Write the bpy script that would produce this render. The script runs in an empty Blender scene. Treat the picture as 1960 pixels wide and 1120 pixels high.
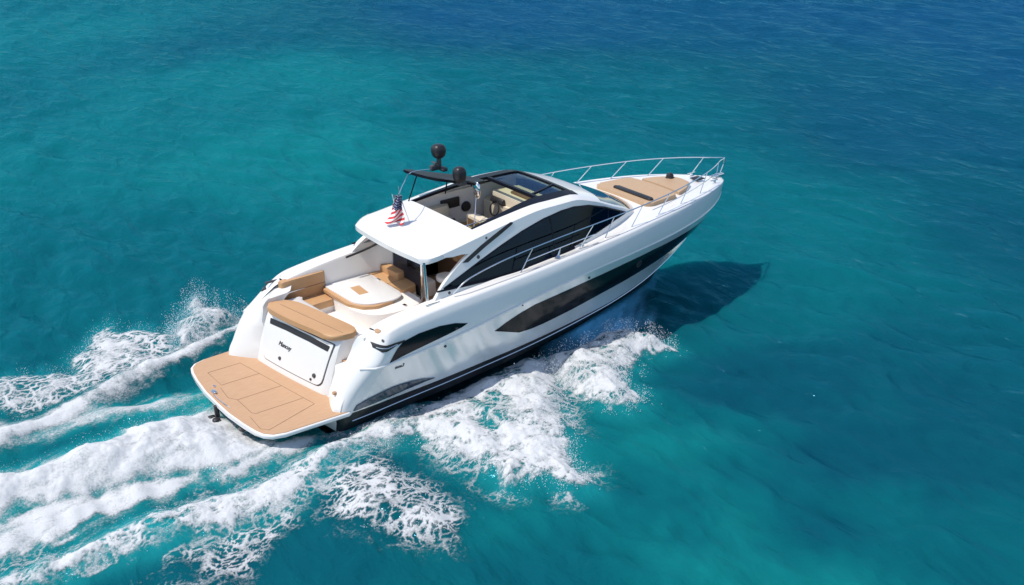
import bpy, bmesh, math, random
import numpy as np
from mathutils import Vector, Matrix
from mathutils.geometry import delaunay_2d_cdt

S = bpy.context.scene
COL = S.collection
R = math.radians

# ---------------------------------------------------------------- camera
cd = bpy.data.cameras.new('camera')
cam = bpy.data.objects.new('camera', cd)
COL.objects.link(cam)
cr = Vector((0.82291085, -0.56813989, 0.00589931))
cu = Vector((0.23243567, 0.34610489, 0.90894723))
cf = Vector((0.51845095, 0.74661133, -0.41686945))
m = Matrix((cr, cu, -cf)).transposed().to_4x4()
m.translation = Vector((-5.751, -19.901, 12.1486))
cam.matrix_world = m
cd.sensor_width = 36.0
cd.lens = 36.0 * 1999.84 / 1960.0
cd.clip_start = 0.5
cd.clip_end = 20000
S.camera = cam

# ---------------------------------------------------------------- light
SUN_EL = 62.0
sdx, sdy = -0.94, 0.34                      # horizontal direction to the sun
n_ = math.hypot(sdx, sdy); sdx /= n_; sdy /= n_
to_sun = Vector((sdx*math.cos(R(SUN_EL)), sdy*math.cos(R(SUN_EL)), math.sin(R(SUN_EL))))
sl = bpy.data.lights.new('sun', 'SUN')
sl.energy = 3.5
sl.angle = R(0.55)
sl.color = (1.0, 0.94, 0.85)
so = bpy.data.objects.new('sun', sl)
so.rotation_euler = to_sun.to_track_quat('Z', 'Y').to_euler()
so.location = (0, 0, 40)
COL.objects.link(so)
W = bpy.data.worlds.new('World')
S.world = W
W.use_nodes = True
wn = W.node_tree
sky = wn.nodes.new('ShaderNodeTexSky')
sky.sky_type = 'NISHITA'
sky.sun_disc = False
sky.sun_elevation = R(SUN_EL)
sky.sun_rotation = math.atan2(sdx, sdy)
sky.air_density = 1.0
sky.dust_density = 0.7
sky.ozone_density = 0.6
bg = wn.nodes['Background']
bg.inputs['Strength'].default_value = 0.15
wn.links.new(sky.outputs[0], bg.inputs[0])
S.view_settings.view_transform = 'Standard'
S.view_settings.look = 'None'
S.view_settings.gamma = 1
S.view_settings.exposure = 0.20
S.cycles.transparent_max_bounces = 24
S.cycles.max_bounces = 10

# ---------------------------------------------------------------- numeric helpers
def pchip(xs, ys):
    xs = np.array(xs, float); ys = np.array(ys, float)
    h = np.diff(xs); dl = np.diff(ys)/h
    mm = np.zeros_like(ys)
    for i in range(1, len(xs)-1):
        if dl[i-1]*dl[i] > 0:
            w1 = 2*h[i]+h[i-1]; w2 = h[i]+2*h[i-1]
            mm[i] = (w1+w2)/(w1/dl[i-1]+w2/dl[i])
    mm[0] = dl[0]; mm[-1] = dl[-1]
    def f(x):
        x = np.asarray(x, float)
        xc = np.clip(x, xs[0], xs[-1])
        k = np.clip(np.searchsorted(xs, xc, side='right')-1, 0, len(xs)-2)
        t = (xc-xs[k])/h[k]
        return ((1+2*t)*(1-t)**2*ys[k]+t*(1-t)**2*h[k]*mm[k]
                + t*t*(3-2*t)*ys[k+1]+t*t*(t-1)*h[k]*mm[k+1])
    return f

def sstep(a, b, x):
    t = np.clip((x-a)/(b-a), 0, 1)
    return t*t*(3-2*t)

def _h(ix, iy, s):
    n = (ix.astype(np.int64)*374761393+iy.astype(np.int64)*668265263+s*1442695041) & 0xffffffff
    n = ((n ^ (n >> 13))*1274126177) & 0xffffffff
    n = ((n ^ (n >> 16))*2246822519) & 0xffffffff
    return ((n ^ (n >> 15)) & 0xffffff)/float(0xffffff)

def vnoise(x, y, s=0):
    ix = np.floor(x); iy = np.floor(y)
    fx = x-ix; fy = y-iy
    fx = fx*fx*fx*(fx*(fx*6-15)+10); fy = fy*fy*fy*(fy*(fy*6-15)+10)
    a = _h(ix, iy, s); b = _h(ix+1, iy, s); c = _h(ix, iy+1, s); d = _h(ix+1, iy+1, s)
    return (a*(1-fx)+b*fx)*(1-fy)+(c*(1-fx)+d*fx)*fy

def fbm(x, y, s=0, oct=4, g=0.5):
    r = 0; a = 1; t = 0
    for o in range(oct):
        c_, s_ = math.cos(0.6*o+.3), math.sin(0.6*o+.3)
        r = r+a*vnoise((x*c_-y*s_)*2**o+17.3*o, (x*s_+y*c_)*2**o-9.1*o, s+o); t += a; a *= g
    return r/t

def worley(x, y, s=0):
    ix = np.floor(x); iy = np.floor(y)
    f1 = np.full(x.shape, 9.0); f2 = np.full(x.shape, 9.0)
    for dx in (-1, 0, 1):
        for dy in (-1, 0, 1):
            cx = ix+dx; cy = iy+dy
            px = cx+_h(cx, cy, s+11); py = cy+_h(cx, cy, s+29)
            d = np.hypot(px-x, py-y)
            f2 = np.minimum(f2, np.maximum(f1, d)); f1 = np.minimum(f1, d)
    return f1, f2

def poly_sd(X, Y, P):
    """signed distance to a polygon, positive inside"""
    P = np.array(P, float); n = len(P)
    d = np.full(X.shape, 1e9); inside = np.zeros(X.shape, bool)
    for i in range(n):
        ax, ay = P[i]; bx, by = P[(i+1) % n]
        ex, ey = bx-ax, by-ay
        t = np.clip(((X-ax)*ex+(Y-ay)*ey)/(ex*ex+ey*ey+1e-12), 0, 1)
        d = np.minimum(d, np.hypot(X-ax-t*ex, Y-ay-t*ey))
        if abs(ey) > 1e-12:
            c = ((ay > Y) != (by > Y)) & (X < (bx-ax)*(Y-ay)/(by-ay)+ax)
            inside ^= c
    return np.where(inside, d, -d)

def line_d(X, Y, P):
    """distance to an open polyline and position along it 0..1"""
    P = np.array(P, float)
    L = np.r_[0, np.cumsum(np.hypot(*np.diff(P, axis=0).T))]
    d = np.full(X.shape, 1e9); s = np.zeros(X.shape)
    for i in range(len(P)-1):
        ax, ay = P[i]; ex, ey = P[i+1]-P[i]
        t = np.clip(((X-ax)*ex+(Y-ay)*ey)/(ex*ex+ey*ey+1e-12), 0, 1)
        q = np.hypot(X-ax-t*ex, Y-ay-t*ey)
        k = q < d
        d = np.where(k, q, d); s = np.where(k, (L[i]+t*(L[i+1]-L[i]))/L[-1], s)
    return d, s

# ---------------------------------------------------------------- materials
def mat(name):
    mt = bpy.data.materials.new(name); mt.use_nodes = True
    nt = mt.node_tree
    return mt, nt, nt.nodes['Principled BSDF']

def N(nt, typ, **kw):
    n = nt.nodes.new(typ)
    for k, v in kw.items():
        if k in n.inputs: n.inputs[k].default_value = v
        else: setattr(n, k, v)
    return n

def simple(name, col, rough=.4, metal=0, coat=0, var=0.0, vscale=3.0, bump=0.0, bscale=60, spec=.5):
    mt, nt, b = mat(name)
    b.inputs['Roughness'].default_value = rough
    b.inputs['Metallic'].default_value = metal
    b.inputs['Coat Weight'].default_value = coat
    b.inputs['Coat Roughness'].default_value = .04
    b.inputs['Specular IOR Level'].default_value = spec
    tc = N(nt, 'ShaderNodeTexCoord')
    nz = N(nt, 'ShaderNodeTexNoise', Scale=vscale, Detail=4.0)
    nt.links.new(tc.outputs['Object'], nz.inputs['Vector'])
    mx = N(nt, 'ShaderNodeMix', data_type='RGBA')
    c0 = tuple(max(0, c*(1-var)) for c in col)+(1,); c1 = tuple(min(1, c*(1+var)) for c in col)+(1,)
    mx.inputs['A'].default_value = c0; mx.inputs['B'].default_value = c1
    mx.inputs[6].default_value = c0; mx.inputs[7].default_value = c1
    nt.links.new(nz.outputs['Fac'], mx.inputs[0])
    nt.links.new(mx.outputs[2], b.inputs['Base Color'])
    if bump:
        n2 = N(nt, 'ShaderNodeTexNoise', Scale=bscale, Detail=3.0)
        nt.links.new(tc.outputs['Object'], n2.inputs['Vector'])
        bp = N(nt, 'ShaderNodeBump', Strength=bump, Distance=.01)
        nt.links.new(n2.outputs['Fac'], bp.inputs['Height'])
        nt.links.new(bp.outputs[0], b.inputs['Normal'])
    return mt

M_WHITE = simple('gelcoat_white', (.77, .76, .745), .22, coat=.5, var=.02)
M_SIDE = simple('hull_silver', (.80, .81, .81), .15, metal=.42, coat=.35, var=.03, vscale=1.2)
M_BLACK = simple('gloss_black', (.004, .006, .009), .12, coat=.05, var=.1, spec=.25)
M_BLKMAT = simple('satin_black', (.018, .017, .02), .42, var=.15)
M_BOTTOM = simple('bottom_paint', (.014, .015, .018), .28, var=.2)
M_CHROME = simple('stainless', (.78, .79, .80), .12, metal=1.0)
M_TAN = simple('tan_vinyl', (.52, .30, .145), .48, var=.05, vscale=5, bump=.12, bscale=90)
M_PAD = simple('bow_pad_vinyl', (.47, .315, .19), .5, var=.05, vscale=5, bump=.12, bscale=90)
M_CREAM = simple('cream_vinyl', (.72, .63, .48), .5, var=.05, bump=.1)
M_BROWN = simple('brown_vinyl', (.16, .095, .05), .5, var=.1)
M_LINER = simple('cockpit_liner', (.86, .81, .755), .35, var=.03)
M_GREYR = simple('grey_rubber', (.06, .06, .065), .5, var=.2)
M_SKYFIN = simple('fin_black_sky_tint', (.05, .075, .11), .05, metal=.7, coat=1.0)  # bluish base colour paints in the sky reflected on the fin
M_DARKFRAME = simple('frame_black', (.007, .009, .016), .38, spec=.16)

def teak_material():
    mt, nt, b = mat('teak_synthetic')
    tc = N(nt, 'ShaderNodeTexCoord')
    sep = N(nt, 'ShaderNodeSeparateXYZ')
    nt.links.new(tc.outputs['Object'], sep.inputs[0])
    mul = N(nt, 'ShaderNodeMath', operation='MULTIPLY'); mul.inputs[1].default_value = 1/.055
    nt.links.new(sep.outputs['Y'], mul.inputs[0])
    fr = N(nt, 'ShaderNodeMath', operation='FRACT'); nt.links.new(mul.outputs[0], fr.inputs[0])
    lt = N(nt, 'ShaderNodeMath', operation='LESS_THAN'); lt.inputs[1].default_value = .09
    nt.links.new(fr.outputs[0], lt.inputs[0])
    mp = N(nt, 'ShaderNodeMapping'); mp.inputs['Scale'].default_value = (2, 30, 2)
    nt.links.new(tc.outputs['Object'], mp.inputs[0])
    nz = N(nt, 'ShaderNodeTexNoise', Scale=2.0, Detail=5.0); nt.links.new(mp.outputs[0], nz.inputs['Vector'])
    cr_ = N(nt, 'ShaderNodeValToRGB')
    cr_.color_ramp.elements[0].position = .3; cr_.color_ramp.elements[0].color = (.46, .275, .155, 1)
    cr_.color_ramp.elements[1].position = .7; cr_.color_ramp.elements[1].color = (.54, .335, .20, 1)
    nt.links.new(nz.outputs['Fac'], cr_.inputs[0])
    mx = N(nt, 'ShaderNodeMix', data_type='RGBA'); mx.inputs[7].default_value = (.41, .245, .14, 1)
    nt.links.new(lt.outputs[0], mx.inputs[0]); nt.links.new(cr_.outputs[0], mx.inputs[6])
    nt.links.new(mx.outputs[2], b.inputs['Base Color'])
    b.inputs['Roughness'].default_value = .6
    return mt
M_TEAK = teak_material()
M_SEAM = simple('teak_seam', (.20, .115, .065), .6)

def glass(name, tint, refl=.08):
    mt, nt, b = mat(name)
    nt.nodes.remove(b)
    out = nt.nodes['Material Output']
    tr = N(nt, 'ShaderNodeBsdfTransparent', Color=tint+(1,))
    gl = N(nt, 'ShaderNodeBsdfGlossy', Roughness=.03, Color=(.42, .62, .95, 1))
    lw = N(nt, 'ShaderNodeLayerWeight', Blend=.5)
    pw = N(nt, 'ShaderNodeMath', operation='POWER'); pw.inputs[1].default_value = 4.5; nt.links.new(lw.outputs['Facing'], pw.inputs[0])
    fr = N(nt, 'ShaderNodeMath', operation='MULTIPLY_ADD'); fr.inputs[1].default_value = .55; fr.inputs[2].default_value = .03; nt.links.new(pw.outputs[0], fr.inputs[0])
    mx = N(nt, 'ShaderNodeMixShader')
    nt.links.new(fr.outputs[0], mx.inputs[0]); nt.links.new(tr.outputs[0], mx.inputs[1]); nt.links.new(gl.outputs[0], mx.inputs[2])
    nt.links.new(mx.outputs[0], out.inputs[0])
    return mt
M_GLASS = glass('tinted_window_glass', (.032, .058, .10))
M_ROOFGLASS = glass('roof_glass', (.84, .88, .80))
M_DOORGLASS = glass('smoked_door_glass', (.50, .48, .50))
M_WSGLASS = simple('windshield_glass', (.012, .013, .016), .04, coat=1.0)

# ---------------------------------------------------------------- mesh helpers
SHEAR = 0.07
def tag(o, label, cat=None, group=None, kind=None):
    if label: o['label'] = label
    if cat: o['category'] = cat
    if group: o['group'] = group
    if kind: o['kind'] = kind
    return o

def mk(name, verts, faces, mats, parent=None, mi=None, smooth=True, shear=True):
    v = np.array(verts, float).reshape(-1, 3)
    if shear:
        v = v.copy()
        k = SHEAR+.165*sstep(3.7, 2.3, v[:, 0])*sstep(.9, 1.6, v[:, 0])
        v[:, 0] -= k*v[:, 1]
    me = bpy.data.meshes.new(name)
    me.from_pydata(v.tolist(), [], [tuple(int(i) for i in f) for f in faces])
    if not isinstance(mats, (list, tuple)): mats = [mats]
    for m_ in mats: me.materials.append(m_)
    if mi is not None: me.polygons.foreach_set('material_index', np.array(mi, np.int32))
    me.validate()
    bm = bmesh.new(); bm.from_mesh(me)
    bmesh.ops.remove_doubles(bm, verts=bm.verts, dist=1e-5)
    bmesh.ops.recalc_face_normals(bm, faces=bm.faces)
    bm.to_mesh(me); bm.free()
    if smooth: me.shade_auto(R(38)) if hasattr(me, 'shade_auto') else smooth_auto(me)
    o = bpy.data.objects.new(name, me); COL.objects.link(o)
    if parent: o.parent = parent
    return o

def smooth_auto(me, ang=R(38)):
    me.polygons.foreach_set('use_smooth', np.ones(len(me.polygons), bool))
    bm = bmesh.new(); bm.from_mesh(me)
    for e in bm.edges:
        if len(e.link_faces) == 2 and e.calc_face_angle(0) > ang: e.smooth = False
    bm.to_mesh(me); bm.free()

def grid_faces(nu, nv, off=0, closev=False):
    F = []
    for i in range(nu-1):
        for j in range(nv-1 if not closev else nv):
            k = (j+1) % nv
            F.append((off+i*nv+j, off+i*nv+k, off+(i+1)*nv+k, off+(i+1)*nv+j))
    return F

def from_bm(name, bm, mats, parent, shear=True, smooth=True):
    bm.verts.index_update()
    v = [tuple(x.co) for x in bm.verts]; f = [[x.index for x in q.verts] for q in bm.faces]
    mi = [q.material_index for q in bm.faces]
    bm.free()
    return mk(name, v, f, mats, parent, mi, smooth, shear)

def slab_bm(poly, z0, z1, bevel=.03, seg=3, bm=None, zf=None, side_only=False):
    """vertical prism of a plan polygon with rounded edges"""
    bm = bm or bmesh.new()
    n0 = len(bm.verts)
    b = [bm.verts.new((x, y, z0)) for x, y in poly]
    t = [bm.verts.new((x, y, z1)) for x, y in poly]
    fs = [bm.faces.new(b[::-1]), bm.faces.new(t)]
    n = len(poly); ev = []
    for i in range(n):
        fs.append(bm.faces.new((b[i], b[(i+1) % n], t[(i+1) % n], t[i])))
    if bevel:
        es = set(e for f in fs[:2] for e in f.edges)
        bmesh.ops.bevel(bm, geom=list(es), offset=bevel, segments=seg, profile=.5, affect='EDGES', clamp_overlap=True)
    if zf:
        for v in bm.verts: v.co.z += zf(v.co.x, v.co.y)
    return bm

def slab(name, poly, z0, z1, mats, parent, bevel=.03, seg=3, zf=None):
    return from_bm(name, slab_bm(poly, z0, z1, bevel, seg, zf=zf), mats, parent)

def round_poly(poly, r, n=5):
    """round the corners of a plan polygon; r is one number or one per corner"""
    out = []; k = len(poly)
    for i in range(k):
        p0 = Vector(poly[i-1]); p1 = Vector(poly[i]); p2 = Vector(poly[(i+1) % k])
        rr = r[i] if isinstance(r, (list, tuple)) else r
        a = (p0-p1); b = (p2-p1)
        q = min(rr, a.length*.48, b.length*.48)
        s = p1+a.normalized()*q; e = p1+b.normalized()*q
        for t in np.linspace(0, 1, n):
            w = s*(1-t)**2+p1*2*t*(1-t)+e*t*t
            out.append((w.x, w.y))
    return out

def box_bm(c, s, bevel=.02, seg=2, rot=None, bm=None):
    b2 = bmesh.new()
    bmesh.ops.create_cube(b2, size=1)
    for v in b2.verts: v.co = Vector((v.co.x*s[0], v.co.y*s[1], v.co.z*s[2]))
    if bevel:
        bmesh.ops.bevel(b2, geom=list(b2.edges), offset=min(bevel, min(s)*.45), segments=seg, profile=.5, affect='EDGES')
    mtx = Matrix.Translation(c)
    if rot is not None: mtx = mtx @ rot.to_4x4()
    b2.transform(mtx)
    if bm is None: return b2
    me = bpy.data.meshes.new('tmp'); b2.to_mesh(me); b2.free(); bm.from_mesh(me); bpy.data.meshes.remove(me)
    return bm

def tube_data(path, r, n=8, closed=False):
    P = np.array(path, float); k = len(P)
    rs = np.full(k, r) if np.isscalar(r) else np.array(r)
    V = []; T = np.gradient(P, axis=0)
    T /= np.linalg.norm(T, axis=1)[:, None]+1e-12
    up = np.array([0, 0, 1.]) if abs(T[0][2]) < .9 else np.array([1., 0, 0])
    a = np.cross(T[0], up); a /= np.linalg.norm(a)
    for i in range(k):
        a = a-T[i]*(a@T[i]); a /= np.linalg.norm(a)+1e-12
        b = np.cross(T[i], a)
        for j in range(n):
            t = 2*math.pi*j/n
            V.append(P[i]+rs[i]*(a*math.cos(t)+b*math.sin(t)))
    F = grid_faces(k, n, 0, True)
    F.append(tuple(range(n))[::-1]); F.append(tuple((k-1)*n+j for j in range(n)))
    return V, F

def join(parts):
    V = []; F = []
    for v, f in parts:
        o = len(V); V += [tuple(x) for x in v]; F += [tuple(i+o for i in q) for q in f]
    return V, F

def tube(name, path, r, mats, parent, n=8):
    V, F = tube_data(path, r, n)
    return mk(name, V, F, mats, parent)

def smooth_path(pts, n=60):
    P = np.array(pts, float)
    L = np.r_[0, np.cumsum(np.linalg.norm(np.diff(P, axis=0), axis=1))]
    t = np.linspace(0, L[-1], n)
    return np.stack([pchip(L, P[:, i])(t) for i in range(3)], 1)

def lathe_data(prof, c, n=24, axis=None):
    V = []
    for r_, z in prof:
        for j in range(n):
            t = 2*math.pi*j/n
            V.append((r_*math.cos(t), r_*math.sin(t), z))
    F = grid_faces(len(prof), n, 0, True)
    F.append(tuple(range(n))[::-1]); F.append(tuple((len(prof)-1)*n+j for j in range(n)))
    q = Vector((0, 0, 1)).rotation_difference(Vector(axis)) if axis is not None else None
    out = []
    for v in V:
        w = Vector(v)
        if q: w = q @ w
        out.append(tuple(w+Vector(c)))
    return out, F

def densify(poly, res):
    out = []
    for i in range(len(poly)):
        a = np.array(poly[i], float); b = np.array(poly[(i+1) % len(poly)], float)
        n = max(1, int(np.ceil(np.linalg.norm(b-a)/res)))
        for t in range(n): out.append(tuple(a+(b-a)*t/n))
    return out

def smooth_poly(pts, n=10):
    """closed Catmull-Rom through the points"""
    P = np.array(pts, float); out = []; k = len(P)
    for i in range(k):
        p0, p1, p2, p3 = P[i-1], P[i], P[(i+1) % k], P[(i+2) % k]
        for t in np.linspace(0, 1, n, endpoint=False):
            out.append(tuple(.5*((2*p1)+(p2-p0)*t+(2*p0-5*p1+4*p2-p3)*t*t+(-p0+3*p1-3*p2+p3)*t**3)))
    return out

def cdt(poly, holes=(), res=.12):
    rings = [densify(poly, res)]+[densify(h, res) for h in holes]
    V = []; E = []
    for rg in rings:
        o = len(V); V += rg; n = len(rg)
        E += [(o+i, o+(i+1) % n) for i in range(n)]
    A = np.array(rings[0])
    gx, gy = np.meshgrid(np.arange(A[:, 0].min(), A[:, 0].max(), res), np.arange(A[:, 1].min(), A[:, 1].max(), res))
    gx = gx.ravel(); gy = gy.ravel()
    k = poly_sd(gx, gy, rings[0]) > res*.45
    for h in rings[1:]: k &= poly_sd(gx, gy, h) < -res*.45
    V += list(zip(gx[k], gy[k]))
    r_ = delaunay_2d_cdt([Vector(v) for v in V], E, [], 0, 1e-6)
    vo = np.array([tuple(v) for v in r_[0]]); fo = np.array([tuple(f) for f in r_[2]])
    ce = vo[fo].mean(1)
    ok = poly_sd(ce[:, 0], ce[:, 1], rings[0]) > 0
    for h in rings[1:]: ok &= poly_sd(ce[:, 0], ce[:, 1], h) < 0
    return vo, fo[ok]

def shell(vo, fo, f3, nrm, t_out, t_in):
    """two offset copies of a mapped patch joined along its borders"""
    top = [np.array(f3(*p))+np.array(nrm(*p))*t_out for p in vo]
    bot = [np.array(f3(*p))+np.array(nrm(*p))*t_in for p in vo]
    n = len(vo); F = [tuple(f) for f in fo]+[tuple(i+n for i in f[::-1]) for f in fo]
    cnt = {}
    for f in fo:
        for a, b in ((f[0], f[1]), (f[1], f[2]), (f[2], f[0])):
            cnt[(a, b)] = 1
    for (a, b) in list(cnt):
        if (b, a) not in cnt: F.append((a, b, b+n, a+n)[::-1])
    return top+bot, F

# ================================================================ THE YACHT
yacht = bpy.data.objects.new('motor_yacht', None); COL.objects.link(yacht)
PITCH = R(1.5)
yacht.rotation_euler = (0, -PITCH, 0)
yacht.location = (2.2-2.2*math.cos(PITCH), 0, -2.2*math.sin(PITCH))
tag(yacht, 'white and black motor yacht with tan cushions speeding across turquoise sea', 'yacht')

# ---- hull lines: rows from keel to sheer
stem_x = pchip([-.8, -.1, .09, .3, .76, 1.33, 1.83, 2.04, 2.25, 2.6], [12.2, 12.75, 12.95, 13.2, 13.75, 14.62, 15.16, 15.29, 15.37, 15.42])
z_sheer = pchip([2.5, 2.75, 3.2, 4.1, 5.0, 6.0, 7.0, 8.3, 9.7, 11.4, 12.8, 14.2, 15.42], [1.86, 1.98, 2.12, 2.26, 2.34, 2.41, 2.47, 2.56, 2.63, 2.68, 2.66, 2.58, 2.42])
z_rub = pchip([1.9, 2.8, 4.2, 5.2, 6.0, 6.9, 7.8, 9.2, 10.8, 12.4, 13.8, 15.3], [1.36, 1.40, 1.48, 1.60, 1.72, 1.86, 1.97, 2.07, 2.09, 2.08, 2.07, 2.12])
z_chine = pchip([1.8, 2.1, 4.5, 5.7, 6.9, 9, 10.1, 11.4, 12.5, 13.5, 14.4], [.18, .19, .31, .39, .46, .59, .64, .74, .88, 1.03, 1.18])
z_boot = lambda x: z_chine(x)+pchip([1.8, 2.2, 4.8, 6.9, 10, 14.4], [.21, .20, .145, .115, .055, .03])(x)
z_low = lambda x: z_chine(x)-pchip([1.8, 5.5, 8, 12, 14.4], [.22, .22, .2, .12, .02])(x)
z_keel = pchip([1.8, 8, 10.5, 12, 12.75, 12.95, 13.2, 13.75], [-.8, -.8, -.62, -.3, -.1, .09, .3, .76])

ROWS = []   # (Xa, Xb, zf, Y, x_taper_start, power, corner radius)
def row(Xa, Xb, zf, Y, x0, p, rc): ROWS.append((Xa, Xb, zf, Y, x0, p, rc))
row(1.95, 13.75, z_keel, .01, 4, 2.4, .0)
row(1.72, 13.95, lambda x: .5*z_keel(x)+.5*z_low(x), 1.1, 4, 2.2, .05)
row(1.71, 14.30, z_low, 1.97, 4, 2.5, .1)
row(1.70, 14.40, z_chine, 2.05, 4, 2.6, .12)
row(1.70, 14.43, z_boot, 2.06, 4, 2.62, .14)
for k in (.25, .5, .75):
    row(1.70+.50*k**1.3, 14.43+.87*k, (lambda k: lambda x: z_boot(x)*(1-k)+z_rub(x)*k)(k), 2.06+.2*k-.03*math.sin(k*math.pi), 4+k, 2.62+.4*k, .14+.24*k)
row(2.22, 15.30, lambda x: z_rub(x)-.012, 2.262, 5, 2.8, .42)
row(2.24, 15.33, lambda x: z_rub(x)+.012, 2.272, 5, 2.8, .42)
for k in (.2, .4, .6, .8):
    row(2.24+.52*k**1.1, 15.33+.07*k, (lambda k: lambda x: z_rub(x)*(1-k)+(z_sheer(x)-.07)*k)(k), 2.272-.06*k+.03*math.sin(k*math.pi), 5, 2.8+.1*k, .42+.03*k)
row(2.80, 15.41, lambda x: z_sheer(x)-.05, 2.20, 5, 2.9, .46)
row(2.86, 15.40, lambda x: z_sheer(x)-.018, 2.175, 5, 2.9, .46)
row(2.94, 15.36, lambda x: z_sheer(x), 2.12, 5, 2.9, .44)

def row_y(rw, x):
    Xa, Xb, zf, Y, x0, p, rc = rw
    x = np.asarray(x, float)
    t = np.clip((x-x0)/(Xb-x0), 0, 1)
    y = Y*(1-t**p)**(.80 if Y > 2.11 else 1.0)
    if rc:
        q = np.clip((Xa+rc-x)/rc, 0, 1)
        y = y-rc+rc*np.sqrt(np.clip(1-q*q, 0, 1))
    return y

def hull_y(x, z):
    ys = np.array([row_y(rw, x) for rw in ROWS]); zs = np.array([rw[2](x) for rw in ROWS])
    zs = np.maximum.accumulate(zs+np.arange(len(zs))*1e-6)
    return float(np.interp(z, zs[2:], ys[2:]))

def sheer_y(x): return row_y(ROWS[-1], x)

NS = 90
def build_hull():
    V = []; nrow = len(ROWS)
    s = np.linspace(0, 1, NS)
    for rw in ROWS:
        Xa, Xb, zf, Y, x0, p, rc = rw
        # dense toward the rounded corner and the stem
        xs = Xa+(Xb-Xa)*(1-(1-s)**1.7)
        if rc:
            a = np.linspace(0, math.pi/2, 10)
            xs = np.r_[Xa+rc-rc*np.cos(a), (Xa+rc)+(Xb-Xa-rc)*(1-(1-np.linspace(0, 1, NS-9)[1:])**1.7)]
        ys = row_y(rw, xs); ys[-1] = 0
        zz = zf(xs)
        for x, y, z in zip(xs, ys, zz): V.append((x, -y, z))
    F = grid_faces(nrow, NS); mi = []
    for i in range(nrow-1):
        for k in range(NS-1):
            x_ = V[i*NS+k][0]
            mi.append(0 if i < 4 else (1 if i < 8 and k > 9 else 2))  # silver turns white at the stern corner, painting in its sunlit curve
    nV = len(V)
    V2 = V+[(x, -y, z) for x, y, z in V]
    F2 = F+[tuple(i+nV for i in f[::-1]) for f in F]
    mi = mi+mi
    # transom: close between the two sides below the sheer, at the aft ends of the rows
    for i in range(nrow-1):
        a, b = i*NS, (i+1)*NS
        if i < 4:
            F2.append((a, b, b+nV, a+nV)); mi.append(0 if i < 2 else 2)
    return mk('hull', V2, F2, [M_BOTTOM, M_SIDE, M_WHITE], yacht, mi)
hull = build_hull()

def hull_pt(side):
    return lambda x, z: (x, side*hull_y(x, z), z)
def hull_n(side):
    def f(x, z):
        e = .03
        dx = (hull_y(x+e, z)-hull_y(x-e, z))/(2*e); dz = (hull_y(x, z+e)-hull_y(x, z-e))/(2*e)
        v = np.array([-dx, side*1.0, -dz]); return v/np.linalg.norm(v)
    return f
def hull_patch(name, poly, m_, side, parent, t=.010, res=.1):
    vo, fo = cdt(poly, (), res)
    V, F = shell(vo, fo, hull_pt(side), hull_n(side), t, -.02)
    return mk(name, V, F, m_, parent)

# rub rail and chine rail
for side in (-1, 1):
    xs = 2.27+(15.28-2.27)*(1-(1-np.linspace(0, 1, 90))**1.6)
    rr = ROWS[8]
    P = [(x, side*(row_y(rr, x)+.012), z_rub(x)) for x in xs]
    tube('rub_rail', P, .026, M_WHITE, yacht, 8)
    xs = np.linspace(1.98, 14.3, 80)
    P = [(x, side*(row_y(ROWS[3], x)+.008), z_chine(x)+.01) for x in xs]
    tube('chine_rail', P, .015, M_CHROME, yacht, 6)

# black hull windows, quarter intakes, vents, fins tinted with sky blue
HW_UP = [(5.98, 1.29), (6.3, 1.43), (6.66, 1.55), (7.1, 1.65), (7.7, 1.70), (8.9, 1.79), (9.95, 1.85), (11.1, 1.88), (12.45, 1.85), (13.5, 1.80), (14.35, 1.72), (14.75, 1.66)]
HW_LO = [(14.75, 1.62), (14.1, 1.56), (13.3, 1.49), (12.4, 1.42), (11.45, 1.34), (10.5, 1.26), (9.4, 1.17), (8.4, 1.06), (7.5, .98), (7.1, .965), (6.72, .99), (6.4, 1.12)]
INTAKE = [(3.02, 1.435), (3.16, 1.56), (3.33, 1.70), (3.56, 1.83), (3.95, 1.905), (4.47, 1.925), (4.87, 1.88), (5.18, 1.785), (5.03, 1.735), (4.73, 1.68), (4.19, 1.60), (3.66, 1.52), (3.3, 1.465)]
STRIP = [(2.74, 1.862), (2.78, 1.857), (2.8, 1.85), (2.99, 1.845), (3.3, 1.855), (3.6, 1.86), (3.52, 1.82), (3.3, 1.79), (3.1, 1.745), (2.92, 1.715), (2.80, 1.712), (2.70, 1.78)]
FIN = [(2.02, .44), (2.1, .56), (2.4, .63), (2.8, .68), (3.2, .715), (3.5, .72), (3.8, .70), (4.1, .655), (4.4, .575), (4.2, .575), (3.8, .545), (3.2, .50), (2.6, .465)]
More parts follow.
